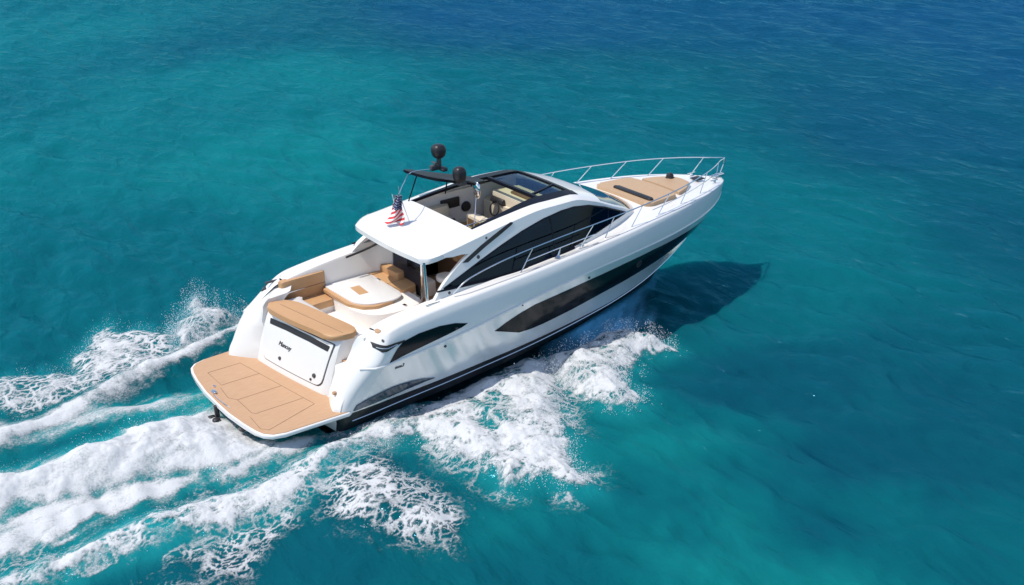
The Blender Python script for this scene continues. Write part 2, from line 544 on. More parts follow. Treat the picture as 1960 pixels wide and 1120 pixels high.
for side in (-1, 1):
    hw = hull_patch('hull_window', HW_UP+HW_LO, M_BLACK, side, yacht, .008)
    c = hull_pt(side)(10.62, 1.62); nn = hull_n(side)(10.62, 1.62)
    V, F = lathe_data([(.001, .0), (.075, .0), (.095, .012), (.105, .0), (.105, -.02)], np.array(c)+nn*.012, 20, nn)
    mk('porthole', V, F, M_BLKMAT, hw)
    hull_patch('quarter_intake', INTAKE, M_BLACK, side, yacht, .012, .07)
    hull_patch('vent_strip', STRIP, M_BLKMAT, side, yacht, .02, .05)
    P = [(x, side*(hull_y(x, z)+.022), z) for x, z in zip(np.linspace(2.74, 3.35, 20), np.interp(np.linspace(2.74, 3.35, 20), [2.74, 2.8, 3.0, 3.35], [1.80, 1.79, 1.79, 1.82]))]
    tube('vent_trim', P, .012, M_CHROME, yacht, 6)
    hull_patch('spray_fin', FIN, M_SKYFIN, side, yacht, .03, .06)
    # small fittings: drains, badge
    for x, z, r_ in ((4.62, 1.36, .035), (2.95, 1.93, .04), (6.7, 1.77, .02), (8.75, 1.86, .035)):
        c = hull_pt(side)(x, z); nn = hull_n(side)(x, z)
        V, F = lathe_data([(.001, .012), (r_*.5, .012), (r_*.6, .004), (r_*.85, .018), (r_, .0)], c, 14, nn)
        mk('drain_fitting', V, F, M_GREYR, yacht)

# ---- deck, bulwark tops and foredeck
def build_deck():
    xs = np.concatenate([np.linspace(3.0, 5.6, 24), np.linspace(5.75, 10.2, 30), 10.3+(15.3-10.3)*np.linspace(0, 1, 40)**.9])
    V = []; nv = 14
    for x in xs:
        ys = float(sheer_y(x)); zs = float(z_sheer(x))
        yi = float(np.interp(x, [2.6, 2.9, 5.2, 5.8, 9.4, 10.0, 10.3, 16], [1.45, 1.68, 1.72, 1.5, 1.3, .9, 0, 0]))
        yi = min(yi, ys)
        for j in range(nv):
            v = j/(nv-1)
            y = ys+(yi-ys)*v
            cr_ = .05*(1-(y/max(ys, .01))**2)*np.clip((x-9)/2, 0, 1)
            dip = -.035*sstep(.12, .2, (ys-y))*np.clip((x-6.3)/.6, 0, 1)*1.0
            V.append((x, -y, zs+cr_+dip))
    F = grid_faces(len(xs), nv)
    n = len(V); V += [(x, -y, z) for x, y, z in V]; F += [tuple(i+n for i in f[::-1]) for f in F]
    return mk('deck', V, F, M_WHITE, yacht)
deck = build_deck()
def deck_z(x, y=0):
    ys = max(float(sheer_y(x)), .01)
    return float(z_sheer(x))+.05*(1-min(1, abs(y)/ys)**2)*min(1, max(0, (x-9)/2))-.035*(1 if ys-abs(y) > .2 else 0)

# ---- cockpit tub: inner walls, floor
def build_tub():
    zf = 1.22
    xs = np.linspace(2.95, 6.0, 24)
    V = []; prof = []
    for x in xs:
        yi = float(np.interp(x, [2.6, 2.9, 5.2, 5.8, 9.4], [1.45, 1.68, 1.72, 1.5, 1.3])); zt = float(z_sheer(x))
        ring = [(-yi, zt), (-yi+.03, zt-.05), (-yi+.07, zf+.15), (-yi+.12, zf+.03), (-yi+.2, zf), (0, zf), (yi-.2, zf), (yi-.12, zf+.03), (yi-.07, zf+.15), (yi-.03, zt-.05), (yi, zt)]
        for y, z in ring: V.append((x, y, z))
    F = grid_faces(len(xs), 11)
    return mk('cockpit_liner', V, F, M_LINER, yacht)
build_tub()
# passage on the starboard side and teak soles
slab('teak_sole', [(2.55, -1.66), (3.7, -1.6), (3.7, -1.22), (2.45, -1.22)], 1.15, 1.235, M_TEAK, yacht, .005, 1)
from_bm('passage_side', box_bm(Vector((2.95, -1.69, 1.54)), (.50, .12, .74), .03, 2), M_LINER, yacht)
slab('teak_sole', [(4.55, -1.45), (5.98, -1.4), (5.98, 1.3), (5.62, 1.3), (5.62, -.35), (4.9, -.45)], 1.20, 1.237, M_TEAK, yacht, .005, 1)

# ---- stern: wings, transom block, garage door
def build_transom():
    # central block, its aft face raked and slightly bowed, closing to the hull wings
    V = []; rows = [(1.98, .30), (2.0, .47), (2.04, .6), (2.13, .9), (2.23, 1.2), (2.34, 1.5), (2.41, 1.64), (2.47, 1.70), (2.6, 1.72), (3.05, 1.72), (3.12, 1.68), (3.13, 1.2)]
    ys = np.linspace(-1.22, 1.36, 25)
    for x, z in rows:
        for y in ys:
            bow = -.05*(1-(y/1.36)**2)*(1 if x < 2.55 else 0)
            edge = .06*max(0, (abs(y-.07)-1.17)/.12)**2
            V.append((x+bow+edge, y, z))
    F = grid_faces(len(rows), 25)
    k = len(rows)
    F.append(tuple(i*25 for i in range(k))); F.append(tuple(i*25+24 for i in range(k))[::-1])
    o = mk('transom_block', V, F, M_WHITE, yacht)
    # wings: from the hull's rounded stern corner inward to the block
    for side in (-1, 1):
        V = []; zs = [.44, .5, .62, .8, 1.0, 1.2, 1.4, 1.6, 1.75, 1.85, 1.9]
        Xa = pchip([.3, .45, .94, 1.38, 1.58, 1.8, 1.95], [1.69, 1.70, 1.94, 2.22, 2.46, 2.70, 2.90])
        for z in zs:
            rc = float(np.interp(z, [.3, 1.36, 2], [.14, .42, .45]))
            x0 = float(Xa(z)); Yc = float(np.interp(z, [.4, 1.36, 1.9], [2.06, 2.27, 2.2]))-rc
            yin = float(np.interp(z, [1.15, 1.35], [1.22, 1.30] if side > 0 else [1.16, 1.60]))
            V.append((x0+.05, side*(Yc+.13), z))
            for t in np.linspace(0, 1, 9):
                y = Yc+(yin-Yc)*t
                dx = float(np.interp(z, [.45, 1.0, 1.3, 1.8], [.42, .30, .10, -.38 if side > 0 else -.18]))*t**1.2
                flare = .12*math.exp(-(z-.44)/.09)
                V.append((x0+dx-flare*.3, side*y, z))
            V.append((max(x0+dx+.45, 2.6), side*y, z))
        F = grid_faces(len(zs), 11)
        V += [(x+.3*(1-k/8)+(.44 if side > 0 else .25)*min(1, k/8), y, zs[-1]+.03+.08*max(0, 1-k/8)) for k, (x, y, z) in enumerate(V[-11:])]
        F += grid_faces(2, 11, (len(zs)-1)*11)
        mk('stern_wing', V, F, M_WHITE, yacht)
    return o
tb = build_transom()
# garage door panel set on the block's aft face
def tr_pt(y, z):
    x = float(np.interp(z, [.47, .6, .9, 1.2, 1.5, 1.66], [2.0, 2.04, 2.13, 2.23, 2.34, 2.42]))
    return np.array([x-.05*(1-(y/1.36)**2), y, z])
tr_n = lambda y, z: np.array([-.96, 0, .28])
def tr_patch(name, poly, m_, parent, t, res=.1):
    vo, fo = cdt(poly, (), res)
    V, F = shell(vo, fo, tr_pt, tr_n, t, -.015)
    return mk(name, V, F, m_, parent)
door = tr_patch('garage_door', round_poly([(-1.02, .62), (1.02, .62), (1.1, 1.6), (-1.12, 1.6)], [.2, .12, .05, .05]), M_WHITE, yacht, .022)
tr_patch('door_seam', round_poly([(-1.045, .597), (1.045, .597), (1.125, 1.62), (-1.145, 1.62)], [.2, .12, .05, .05]), M_GREYR, door, .004)
tr_patch('vent_grille', round_poly([(-1.02, 1.42), (-.4, 1.455), (.4, 1.455), (1.02, 1.42), (1.05, 1.54), (.4, 1.575), (-.4, 1.575), (-1.05, 1.54)], .02), M_BLKMAT, door, .03)
for y, z, r_ in ((.42, .80, .045), (-.78, .80, .055), (-.70, .69, .03)):
    c = tr_pt(y, z)+tr_n(y, z)*.02
    V, F = lathe_data([(.001, .02), (r_*.55, .022), (r_*.7, .010), (r_*.9, .020), (r_, .0)], c, 16, tr_n(y, z))
    mk('door_fitting', V, F, M_GREYR, door)

def text_mesh(name, body, size, place, m_, parent, slant=.25):
    cu_ = bpy.data.curves.new('lettering', 'FONT'); cu_.body = body; cu_.size = size; cu_.extrude = .004; cu_.shear = slant
    cu_.align_x = 'CENTER'; cu_.align_y = 'CENTER'
    ob = bpy.data.objects.new('lettering_tmp', cu_); COL.objects.link(ob)
    dg = bpy.context.evaluated_depsgraph_get()
    me = ob.evaluated_get(dg).to_mesh()
    V = [place(*v.co) for v in me.vertices]; F = [tuple(p.vertices) for p in me.polygons]
    ob.evaluated_get(dg).to_mesh_clear()
    bpy.data.objects.remove(ob); bpy.data.curves.remove(cu_)
    return mk(name, V, F, m_, parent, smooth=False)
def on_tr(y0, z0):
    def f(a, b, c):
        return tr_pt(y0-a, z0+b)+tr_n(0, 0)*(.030+c)
    return f
text_mesh('lettering', 'Mancuy', .145, on_tr(.33, 1.12), M_BLKMAT, door)
def on_hull(x0, z0, side):
    def f(a, b, c):
        x = x0+a*(-side); z = z0+b
        return np.array(hull_pt(side)(x, z))+hull_n(side)(x, z)*(.006+c)
    return f
for side in (-1, 1):
    text_mesh('hull_badge', 'mou3', .13, on_hull(3.42, 1.23, side), M_GREYR, yacht)

# ---- swim platform
half = [(.20, 0), (.21, .6), (.27, 1.2), (.34, 1.62), (.41, 1.84), (.55, 1.99), (.80, 2.07), (1.9, 2.12)]
outl = [(x, -y) for x, y in half[::-1]]+[(x, y) for x, y in half[1:]]
sp = slab('swim_platform', outl+[(2.1, 2.0), (2.1, -2.0)], .36, .455, M_WHITE, yacht, .03, 3)
inn = [(x+.045 if x < 1 else x, y*.98) for x, y in outl]
slab('teak_decking', inn+[(2.02, 1.9), (2.02, -1.9)], .44, .47, M_TEAK, sp, .006, 1)
def seam(pts, name='deck_seam'):
    V, F = join([])if False else tube_data([(x, y, .4705) for x, y in pts], .0055, 4)
    return mk(name, V, F, M_SEAM, sp)
seam([(.62, 1.35), (1.62, 1.35), (1.62, -1.35)]); seam([(.62, 1.35), (.62, .62), (1.62, .62)])
seam([(.55, .5), (.5, 0), (.62, -.2), (1.62, -.2)]); seam([(.62, -.2), (.62, -.9), (.68, -.98), (1.62, -.98)])
seam([(.52, -1.05), (.48, -1.6), (.6, -1.75), (1.62, -1.35)])
bm = box_bm(Vector((.36, .42, .485)), (.1, .16, .025), .01, 2)
box_bm(Vector((.36, .40, .51)), (.03, .2, .02), .008, 2, bm=bm)
from_bm('cleat', bm, M_CHROME, sp)
from_bm('cleat', box_bm(Vector((.47, .66, .485)), (.05, .09, .03), .012, 2), M_CHROME, sp)
tube('grab_bar', smooth_path([(.30, .30, .47), (.29, .26, .495), (.30, -.1, .495), (.33, -.38, .495), (.34, -.42, .47)], 24), .012, M_CHROME, sp)
# stern drives
for y in (.55, -.55):
    bm = box_bm(Vector((1.3, y, .02)), (.7, .16, .3), .05, 3)
    box_bm(Vector((1.0, y, -.18)), (.28, .1, .5), .04, 3, bm=bm)
    dr = from_bm('stern_drive', bm, M_BLKMAT, yacht)
    V, F = lathe_data([(.001, -.28), (.05, -.22), (.085, -.1), (.09, .1), (.06, .22), (.001, .26)], (.92, y, -.34), 14, (1, 0, 0))
    mk('gearcase', V, F, M_BLKMAT, dr)
    parts = []
    for k in range(4):
        a = k*math.pi/2; Vb = []
        for r_ in np.linspace(.07, .24, 6):
            w = .09*math.sin(math.pi*min(1, (r_-.03)/.23))+.02
            for s_ in (-1, 0, 1):
                th = a+s_*w/r_*.6
                Vb.append((.68+s_*.04, y+r_*math.cos(th), -.34+r_*math.sin(th)))
        parts.append((Vb, grid_faces(6, 3)))
    V, F = join(parts); mk('propeller', V, F, M_CHROME, dr)
# visible outdrive bracket beside the platform edge
bm = box_bm(Vector((.20, -.02, .20)), (.10, .10, .40), .03, 2)
box_bm(Vector((.10, .06, .06)), (.18, .14, .14), .05, 2, bm=bm); box_bm(Vector((.12, -.14, .06)), (.18, .16, .2), .06, 2, bm=bm)
box_bm(Vector((.16, .0, -.12)), (.06, .06, .34), .015, 2, rot=Matrix.Rotation(.25, 3, 'Y'), bm=bm)
from_bm('platform_lift', bm, M_BLKMAT, yacht)
from_bm('exhaust_tip', box_bm(Vector((.42, -.95, .2)), (.3, .14, .09), .04, 3), M_GREYR, yacht)

# ---- cockpit furniture
ap = slab('aft_sunpad', smooth_poly([(2.30, -1.12), (2.26, -.6), (2.22, 0), (2.22, .6), (2.28, 1.08), (2.5, 1.27), (2.72, 1.18), (2.86, .85), (2.92, .3), (2.98, -.3), (3.04, -.9), (2.98, -1.18), (2.7, -1.26)], 5), 1.705, 1.835, M_TAN, yacht, .05, 4)
slab('cushion_seam', [(2.60, -1.15), (2.612, -1.15), (2.55, 1.0), (2.538, 1.0)], 1.82, 1.838, M_BROWN, ap, .002, 1)
# port bench: base, seat and backrest
slab('bench_base', round_poly([(2.90, 1.62), (3.95, 1.66), (3.95, 1.18), (3.10, 1.12)], .08), 1.2, 1.36, M_LINER, yacht, .03)
slab('bench_cushion', round_poly([(2.92, 1.66), (4.0, 1.68), (4.0, 1.14), (3.12, 1.10)], .08), 1.36, 1.53, M_TAN, yacht, .04, 3)
bk = slab('bench_backrest', round_poly([(2.88, 1.74), (3.86, 1.78), (3.86, 1.60), (2.88, 1.56)], .05), 1.47, 2.08, M_TAN, yacht, .05, 3)
slab('cushion_seam', [(2.92, 1.556), (3.84, 1.592), (3.84, 1.60), (2.92, 1.566)], 1.79, 1.803, M_BROWN, bk, .002, 1)
# wet bar / table unit
slab('wet_bar', round_poly([(3.80, 1.62), (5.30, 1.62), (5.30, -.40), (4.65, -.55), (3.95, -.42), (3.72, .2)], [.1, .05, .25, .35, .35, .2], 8), 1.2, 1.60, M_LINER, yacht, .06, 4)
slab('bolster', round_poly([(3.72, 1.54), (3.95, 1.54), (3.98, .45), (4.25, .16), (4.66, .10), (4.70, -.07), (4.2, -.12), (3.93, .03), (3.74, .40)], .06, 6), 1.60, 1.675, M_TAN, yacht, .035, 3)
tt = slab('cockpit_table', round_poly([(3.80, 1.60), (5.02, 1.60), (5.02, .02), (4.62, -.10), (4.10, .0), (3.86, .3)], [.06, .1, .2, .25, .25, .15], 7), 1.67, 1.705, M_WHITE, yacht, .02, 2)
slab('drink_tray', [(4.22, 1.12), (4.46, 1.10), (4.42, .60), (4.18, .62)], 1.703, 1.709, M_TAN, tt, .001, 1)
from_bm('latch', box_bm(Vector((5.0, 1.12, 1.715)), (.05, .14, .02), .008), M_CHROME, tt)
from_bm('latch', box_bm(Vector((4.80, -.34, 1.615)), (.08, .12, .03), .01), M_CHROME, yacht)
# forward bench with bolster end
slab('bench_base', round_poly([(5.02, 1.62), (5.58, 1.6), (5.58, .36), (5.1, .34)], .08), 1.2, 1.5, M_LINER, yacht, .03)
fb = slab('bench_cushion', round_poly([(4.95, 1.64), (5.55, 1.62), (5.58, .34), (5.12, .26)], [.05, .05, .12, .12]), 1.5, 1.69, M_TAN, yacht, .06, 4)
slab('bench_backrest', round_poly([(5.32, 1.62), (5.56, 1.6), (5.57, .85), (5.36, .85)], .06), 1.66, 1.86, M_TAN, yacht, .07, 4)
slab('cushion_seam', [(5.02, .80), (5.58, .80), (5.58, .812), (5.02, .812)], 1.685, 1.694, M_BROWN, fb, .001, 1)
V, F = tube_data(smooth_path([(4.45, 1.60, 2.28), (4.9, 1.62, 2.33), (5.35, 1.58, 2.45), (5.62, 1.52, 2.58)], 16), .028, 8)
mk('coaming_slot', V, F, M_BLKMAT, yacht)
# courtesy lights and fuel filler pods in orange teak
for x, y, z, s_ in ((3.05, -1.92, 2.06, .11), (4.75, -1.60, 1.40, .06), (1.86, -1.72, .80, .05)):
    V, F = lathe_data([(.001, .03), (s_*.6, .035), (s_*.85, .02), (s_, -.02)], (x, y, z), 16, (0, 0, 1) if z > 1.9 else (-.8, 0, .3))
    mk('teak_step_pad', V, F, M_TEAK, yacht)
from_bm('cleat', box_bm(Vector((4.55, -1.93, 2.31)), (.36, .05, .035), .015, 2), M_CHROME, yacht)
from_bm('cleat', box_bm(Vector((2.85, 1.92, 2.02)), (.24, .05, .05), .015, 2), M_GREYR, yacht)

# ---- superstructure
def cab(x, z):
    return (1.85-.28*(z-2.3))*(1-.31*np.clip((x-8)/2.75, 0, 2)**2)
z_sh = pchip([4.62, 5.3, 6, 7, 8, 8.8, 9.5, 10.2, 10.75, 11.15], [3.19, 3.27, 3.38, 3.53, 3.63, 3.62, 3.43, 3.12, 2.88, 2.66])
WIN_UP = [(4.93, 2.525), (5.39, 2.68), (5.99, 2.89), (6.61, 3.09), (7.23, 3.27), (7.86, 3.41), (8.4, 3.475), (8.8, 3.475), (9.3, 3.39), (9.85, 3.20), (10.32, 2.99), (10.68, 2.83)]
WIN_LO = [(10.68, 2.81), (10.2, 2.79), (9.7, 2.74), (9.2, 2.68), (8.6, 2.60), (7.9, 2.51), (7.2, 2.46), (6.4, 2.45), (5.6, 2.48)]
xsh = np.linspace(5.06, 11.12, 40)
SIDE_POLY = [(4.58, 2.16), (4.67, 2.34), (4.89, 2.56), (5.2, 2.79), (5.5, 2.985), (5.72, 3.10), (5.55, 3.13), (5.3, 3.13), (5.12, 3.16)]+[(x, float(z_sh(x))) for x in xsh]+[(11.12, 2.5), (10.4, 2.5), (9, 2.47), (7.6, 2.38), (6, 2.3)]
side_vo, side_fo = cdt(SIDE_POLY, [WIN_UP+WIN_LO], .11)
win_vo, win_fo = cdt(WIN_UP+WIN_LO, (), .14)
STRIPE = [(5.52, 2.95), (5.66, 2.93), (6.20, 3.165), (6.67, 3.345), (6.98, 3.475), (7.02, 3.51), (6.97, 3.535), (6.90, 3.52), (6.53, 3.385), (6.06, 3.205), (5.64, 3.015)]
for side in (-1, 1):
    pt = lambda x, z: np.array([x, side*float(cab(x, z)), z])
    nr = lambda x, z: np.array([.0, side*.96, .27])
    V, F = shell(side_vo, side_fo, pt, nr, 0, -.11)
    cs_ = mk('cabin_side', V, F, M_WHITE, yacht)
    V, F = shell(win_vo, win_fo, pt, nr, -.012, -.022)
    sw = mk('side_window', V, F, M_GLASS, cs_)
    # mullion and black border of the window
    ring = densify(WIN_UP+WIN_LO, .12)
    P = [pt(x, z)+nr(x, z)*.0 for x, z in ring]; P.append(P[0])
    tube('window_frame', P, .018, M_DARKFRAME, cs_, 6)
    P = [pt(8.05, z)+nr(8.05, z)*(-.03) for z in np.linspace(2.52, 3.44, 8)]
    tube('window_mullion', P, .03, M_DARKFRAME, sw, 6)
    vo, fo = cdt(STRIPE, (), .08)
    V, F = shell(vo, fo, pt, nr, .012, -.03)
    mk('grab_slot', V, F, M_BLKMAT, cs_)
    for x, z, r_ in ((5.05, 2.40, .035), (6.25, 3.34, .03), (5.95, 2.98, .045)):
        V, F = lathe_data([(.001, .015), (r_*.7, .015), (r_, .0)], pt(x, z), 14, nr(x, z))
        mk('nav_light', V, F, M_GREYR, cs_)
    # lower sill strip along the window base
    P = [pt(x, z)+nr(x, z)*.012 for x, z in zip(np.linspace(4.75, 8.6, 40), np.interp(np.linspace(4.75, 8.6, 40), [4.75, 5.6, 6.4, 7.2, 7.9, 8.6], [2.50, 2.445, 2.415, 2.425, 2.475, 2.565]))]
    tube('window_sill', P, .022, M_DARKFRAME, cs_, 6)

# roof surface with the sunroof opening
vl = np.array(sorted(set(np.round(np.concatenate([np.linspace(-1, 1, 41), [-.78, .78, -.97, .97, -.985, .985]]), 4))))
xl = np.unique(np.concatenate([np.linspace(4.5, 6.1, 13), np.linspace(6.1, 8.15, 14), np.linspace(8.15, 9.05, 7), np.linspace(9.05, 11.15, 22)]))
def roof_pt(x, v, dz=0):
    aft = np.clip((5.1-x)/.6, 0, 1)
    fw = np.clip((x-8.6)/2.55, 0, 1)
    xx = x-.06*aft*(1-v*v)+.16*aft*abs(v)**6+.42*fw*(1-v*v)
    zz = float(z_sh(max(x, 4.62)))
    hw = float(cab(max(x, 4.75), zz))*(1-.13*aft**2.2)
    crown = .10*(1-abs(v)**7)*min(1, max(0.25, (11.3-x)/.9))
    lip = -.05*aft**2
    return np.array([xx, hw*v, zz+crown+lip+dz])
def roof_patch(name, cond, m_, parent, top, th):
    ids = {}; V = []; F = []
    def vid(i, j):
        if (i, j) not in ids:
            ids[(i, j)] = len(V); V.append(roof_pt(xl[i], vl[j], top))
        return ids[(i, j)]
    cells = [(i, j) for i in range(len(xl)-1) for j in range(len(vl)-1) if cond((xl[i]+xl[i+1])/2, (vl[j]+vl[j+1])/2)]
    for i, j in cells: F.append((vid(i, j), vid(i+1, j), vid(i+1, j+1), vid(i, j+1)))
    n = len(V); E = {}
    for f in F:
        for a, b in zip(f, f[1:]+f[:1]): E[(a, b)] = 1
    V += [v+np.array([0, 0, -th]) for v in V]
    G = [tuple(i+n for i in f[::-1]) for f in F]
    for a, b in E:
        if (b, a) not in E: G.append((b, a, a+n, b+n))
    return mk(name, V, F+G, m_, parent)
opening = lambda x, v: 6.1 < x < 9.05 and abs(v) < .78
wsh = lambda x, v: 9.75 < x < 10.95 and abs(v) < .93
roof = roof_patch('hardtop', lambda x, v: not opening(x, v) and not wsh(x, v), M_WHITE, yacht, 0, .11)
roof_patch('windshield', wsh, M_WSGLASS, yacht, -.012, .03)
rg = roof_patch('roof_glass', lambda x, v: 8.15 < x < 9.05 and abs(v) < .78, M_ROOFGLASS, yacht, -.02, .012)
def frame_strip(name, pts_in, pts_out, dz, th, m_, parent):
    V = []
    for a, b in zip(pts_in, pts_out):
        pa, pb = roof_pt(*a, dz), roof_pt(*b, dz)
        V += [pa, pb, pb-np.array([0, 0, th]), pa-np.array([0, 0, th])]
    n = len(pts_in)
    F = grid_faces(n, 4, 0, True)+[(3, 2, 1, 0), tuple(4*(n-1)+k for k in range(4))]
    return mk(name, V, F, m_, parent)
xs_f = np.linspace(6.1, 9.15, 24)
for sgn in (-1, 1):
    wid = np.interp(xs_f, [6.1, 6.8, 8.2, 9.15], [.02, .06, .17, .15])
    frame_strip('sunroof_frame', [(x, sgn*(.79-w_*.9)) for x, w_ in zip(xs_f, wid)], [(x, sgn*(.795+w_*.25)) for x, w_ in zip(xs_f, wid)], .012, .07, M_DARKFRAME, rg)
vs = np.linspace(-.82, .82, 24)
frame_strip('sunroof_frame', [(9.00, v) for v in vs], [(9.11, v) for v in vs], .013, .06, M_DARKFRAME, rg)
frame_strip('sunroof_frame', [(8.11, v) for v in vs*.92], [(8.19, v) for v in vs*.92], .010, .08, M_DARKFRAME, rg)
frame_strip('sunroof_frame', [(8.2, -.50), (8.98, -.30)], [(8.2, -.46), (8.98, -.26)], .008, .05, M_DARKFRAME, rg)

# tilted black wing panel over the port side of the opening
WING = [(6.07, 1.41), (6.20, 1.53), (6.45, 1.42), (6.75, 1.33), (7.12, 1.22), (7.48, 1.12), (7.72, .96), (7.86, .72), (7.72, .58), (7.36, .42), (7.06, .42), (6.72, .55), (6.42, .70), (6.22, 1.0)]
wing_z = lambda x, y: -.25*(x-6.07)
wg = slab('roof_wing', smooth_poly(WING, 6), 4.15, 4.22, M_DARKFRAME, yacht, .025, 3, zf=wing_z)
for p0, p1 in (((6.05, 1.28, 3.44), (6.35, 1.30, 4.08)), ((7.62, .92, 3.60), (7.60, .86, 3.83)), ((6.95, 1.05, 3.52), (7.0, 1.0, 3.94))):
    tube('wing_strut', [p0, p1], .016, M_DARKFRAME, wg)
# satellite domes
def dome(name, c, r_, h, m_):
    bm = bmesh.new()
    bmesh.ops.create_icosphere(bm, subdivisions=4, radius=1)
    for v in bm.verts:
        x, y, z = v.co
        k = 3.0
        rr = (abs(x)**k+abs(y)**k+abs(z)**k)**(-1/k)
        w = 1-.16*max(0, -z*rr)
        v.co = Vector((c[0]+x*rr*r_*w, c[1]+y*rr*r_*w, c[2]+z*rr*h*.5))
    return from_bm(name, bm, m_, yacht)
d1 = dome('satellite_dome', (6.78, 1.0, 4.65), .160, .35, M_BLKMAT)
bm = box_bm(Vector((6.78, 1.0, 4.40)), (.10, .10, .3), .03, 2)
box_bm(Vector((6.70, 1.05, 4.25)), (.26, .12, .14), .03, 2, bm=bm); box_bm(Vector((6.86, .95, 4.20)), (.14, .2, .1), .03, 2, bm=bm)
box_bm(Vector((6.66, 1.02, 4.38)), (.05, .16, .05), .01, 2, rot=Matrix.Rotation(.5, 3, 'Y'), bm=bm)
from_bm('dome_mount', bm, M_GREYR, d1)
d2 = dome('satellite_dome', (6.95, .42, 4.16), .145, .42, M_BLKMAT)
from_bm('dome_mount', box_bm(Vector((6.98, .40, 3.97)), (.2, .2, .14), .04, 2), M_GREYR, d2)
# searchlight mirror on a short arm
bm = bmesh.new(); bmesh.ops.create_uvsphere(bm, u_segments=16, v_segments=10, radius=1)
for v in bm.verts: v.co = Vector((v.co.x*.06, v.co.y*.13, v.co.z*.22)) + Vector((7.22, .12, 3.80))
ml = from_bm('wing_mirror', bm, M_CHROME, yacht)
tube('mirror_arm', [(7.22, .12, 3.98), (7.1, .3, 4.0), (7.0, .4, 4.0)], .02, M_BLKMAT, ml)
# chrome stay rods and a small glass deflector at the starboard corner of the opening
tube('stay_rod', smooth_path([(7.18, .1, 3.62), (6.95, -.15, 3.30), (6.70, -.42, 2.98), (6.62, -.55, 3.02), (6.42, -.98, 3.42)], 20), .012, M_CHROME, yacht)
V = [(6.25, -.72, 3.36), (7.15, -.93, 3.50), (6.75, -.93, 3.06), (6.4, -.80, 3.02)]
dg_ = mk('glass_deflector', V+[(x, y+.012, z) for x, y, z in V], [(0, 1, 2, 3), (7, 6, 5, 4), (0, 4, 5, 1), (1, 5, 6, 2), (2, 6, 7, 3), (3, 7, 4, 0)], M_ROOFGLASS, yacht, smooth=False)
tube('deflector_trim', [V[0], V[1]], .014, M_CHROME, dg_)

# ---- helm saloon seen through the roof and windows
slab('saloon_floor', [(5.65, -1.45), (7.4, -1.42), (7.4, 1.42), (5.65, 1.45)], 1.15, 1.225, M_TEAK, yacht, .01, 1)
slab('helm_floor', [(6.75, -1.42), (10.3, -1.1), (10.3, 1.1), (6.75, 1.42)], 2.5, 2.60, M_CREAM, yacht, .01, 1)
slab('floor_mat', [(6.8, -1.1), (8.2, -1.05), (8.2, 1.1), (6.8, 1.2)], 2.59, 2.612, M_TAN, yacht, .005, 1)
from_bm('cabin_bulkhead', box_bm(Vector((6.85, 0, 1.9)), (.06, 2.7, 1.3), .01, 1), M_BROWN, yacht)
from_bm('saloon_lining', box_bm(Vector((7.6, 1.38, 2.95)), (3.4, .06, .92), .02, 2), M_LINER, yacht)
from_bm('wall_locker', box_bm(Vector((7.25, 1.32, 3.12)), (.55, .07, .26), .03, 2), M_BLKMAT, yacht)
V, F = lathe_data([(.001, .06), (.10, .06), (.13, .03), (.14, 0)], (7.72, 1.33, 2.93), 20, (0, -1, 0)); mk('speaker', V, F, M_BLKMAT, yacht)
pb = slab('lounge_seat', round_poly([(6.35, 1.32), (7.05, 1.32), (7.05, .86), (6.35, .86)], .1), 2.6, 2.92, M_CREAM, yacht, .06, 3)
slab('seat_back', round_poly([(6.2, 1.34), (7.1, 1.34), (7.1, 1.1), (6.2, 1.1)], .08), 2.85, 3.17, M_CREAM, pb, .07, 3)
slab('seat_side', round_poly([(6.3, .88), (7.06, .88), (7.06, .82), (6.3, .82)], .02), 2.64, 2.90, M_BLKMAT, pb, .01, 2)
hs = slab('helm_console', round_poly([(8.15, 1.25), (9.4, 1.1), (9.4, -1.1), (8.6, -1.1), (8.15, .2)], .12), 2.55, 3.10, M_CREAM, yacht, .06, 3)
from_bm('instrument_panel', box_bm(Vector((8.22, .62, 3.16)), (.22, .5, .16), .04, 2, rot=Matrix.Rotation(.5, 3, 'Y')), M_BLKMAT, hs)
slab('dash_top', round_poly([(8.30, .3), (9.0, .3), (9.0, -1.0), (8.40, -1.0)], .08), 3.08, 3.19, M_TAN, hs, .03, 2)
V, F = tube_data([(8.02+.05*math.sin(a), .55+.17*math.cos(a), 3.02+.16*math.sin(a)) for a in np.linspace(0, 6.283, 22)], .016, 6)
mk('steering_wheel', V, F, M_BLKMAT, hs)
st_ = slab('helm_seat', smooth_poly([(7.25, -.2), (7.28, .32), (7.55, .55), (7.9, .48), (8.0, .05), (7.92, -.5), (7.55, -.8), (7.3, -.62)], 5), 2.6, 2.84, M_CREAM, yacht, .07, 3)
slab('seat_cushion', smooth_poly([(7.42, -.15), (7.46, .18), (7.65, .34), (7.84, .28), (7.88, 0), (7.8, -.36), (7.6, -.5), (7.44, -.4)], 5), 2.82, 2.92, M_TAN, st_, .04, 3)
slab('seat_back', smooth_poly([(7.12, -.62), (7.12, .38), (7.25, .5), (7.34, .3), (7.33, -.5), (7.26, -.72)], 5), 2.75, 3.12, M_CREAM, st_, .06, 3)
slab('seat_band', smooth_poly([(7.105, -.5), (7.105, .3), (7.14, .3), (7.14, -.5)], 5), 2.85, 3.05, M_BROWN, st_, .01, 1)
slab('side_console', round_poly([(7.75, -.85), (8.6, -.85), (8.6, -1.3), (7.75, -1.32)], .08), 2.55, 3.02, M_CREAM, yacht, .05, 3)
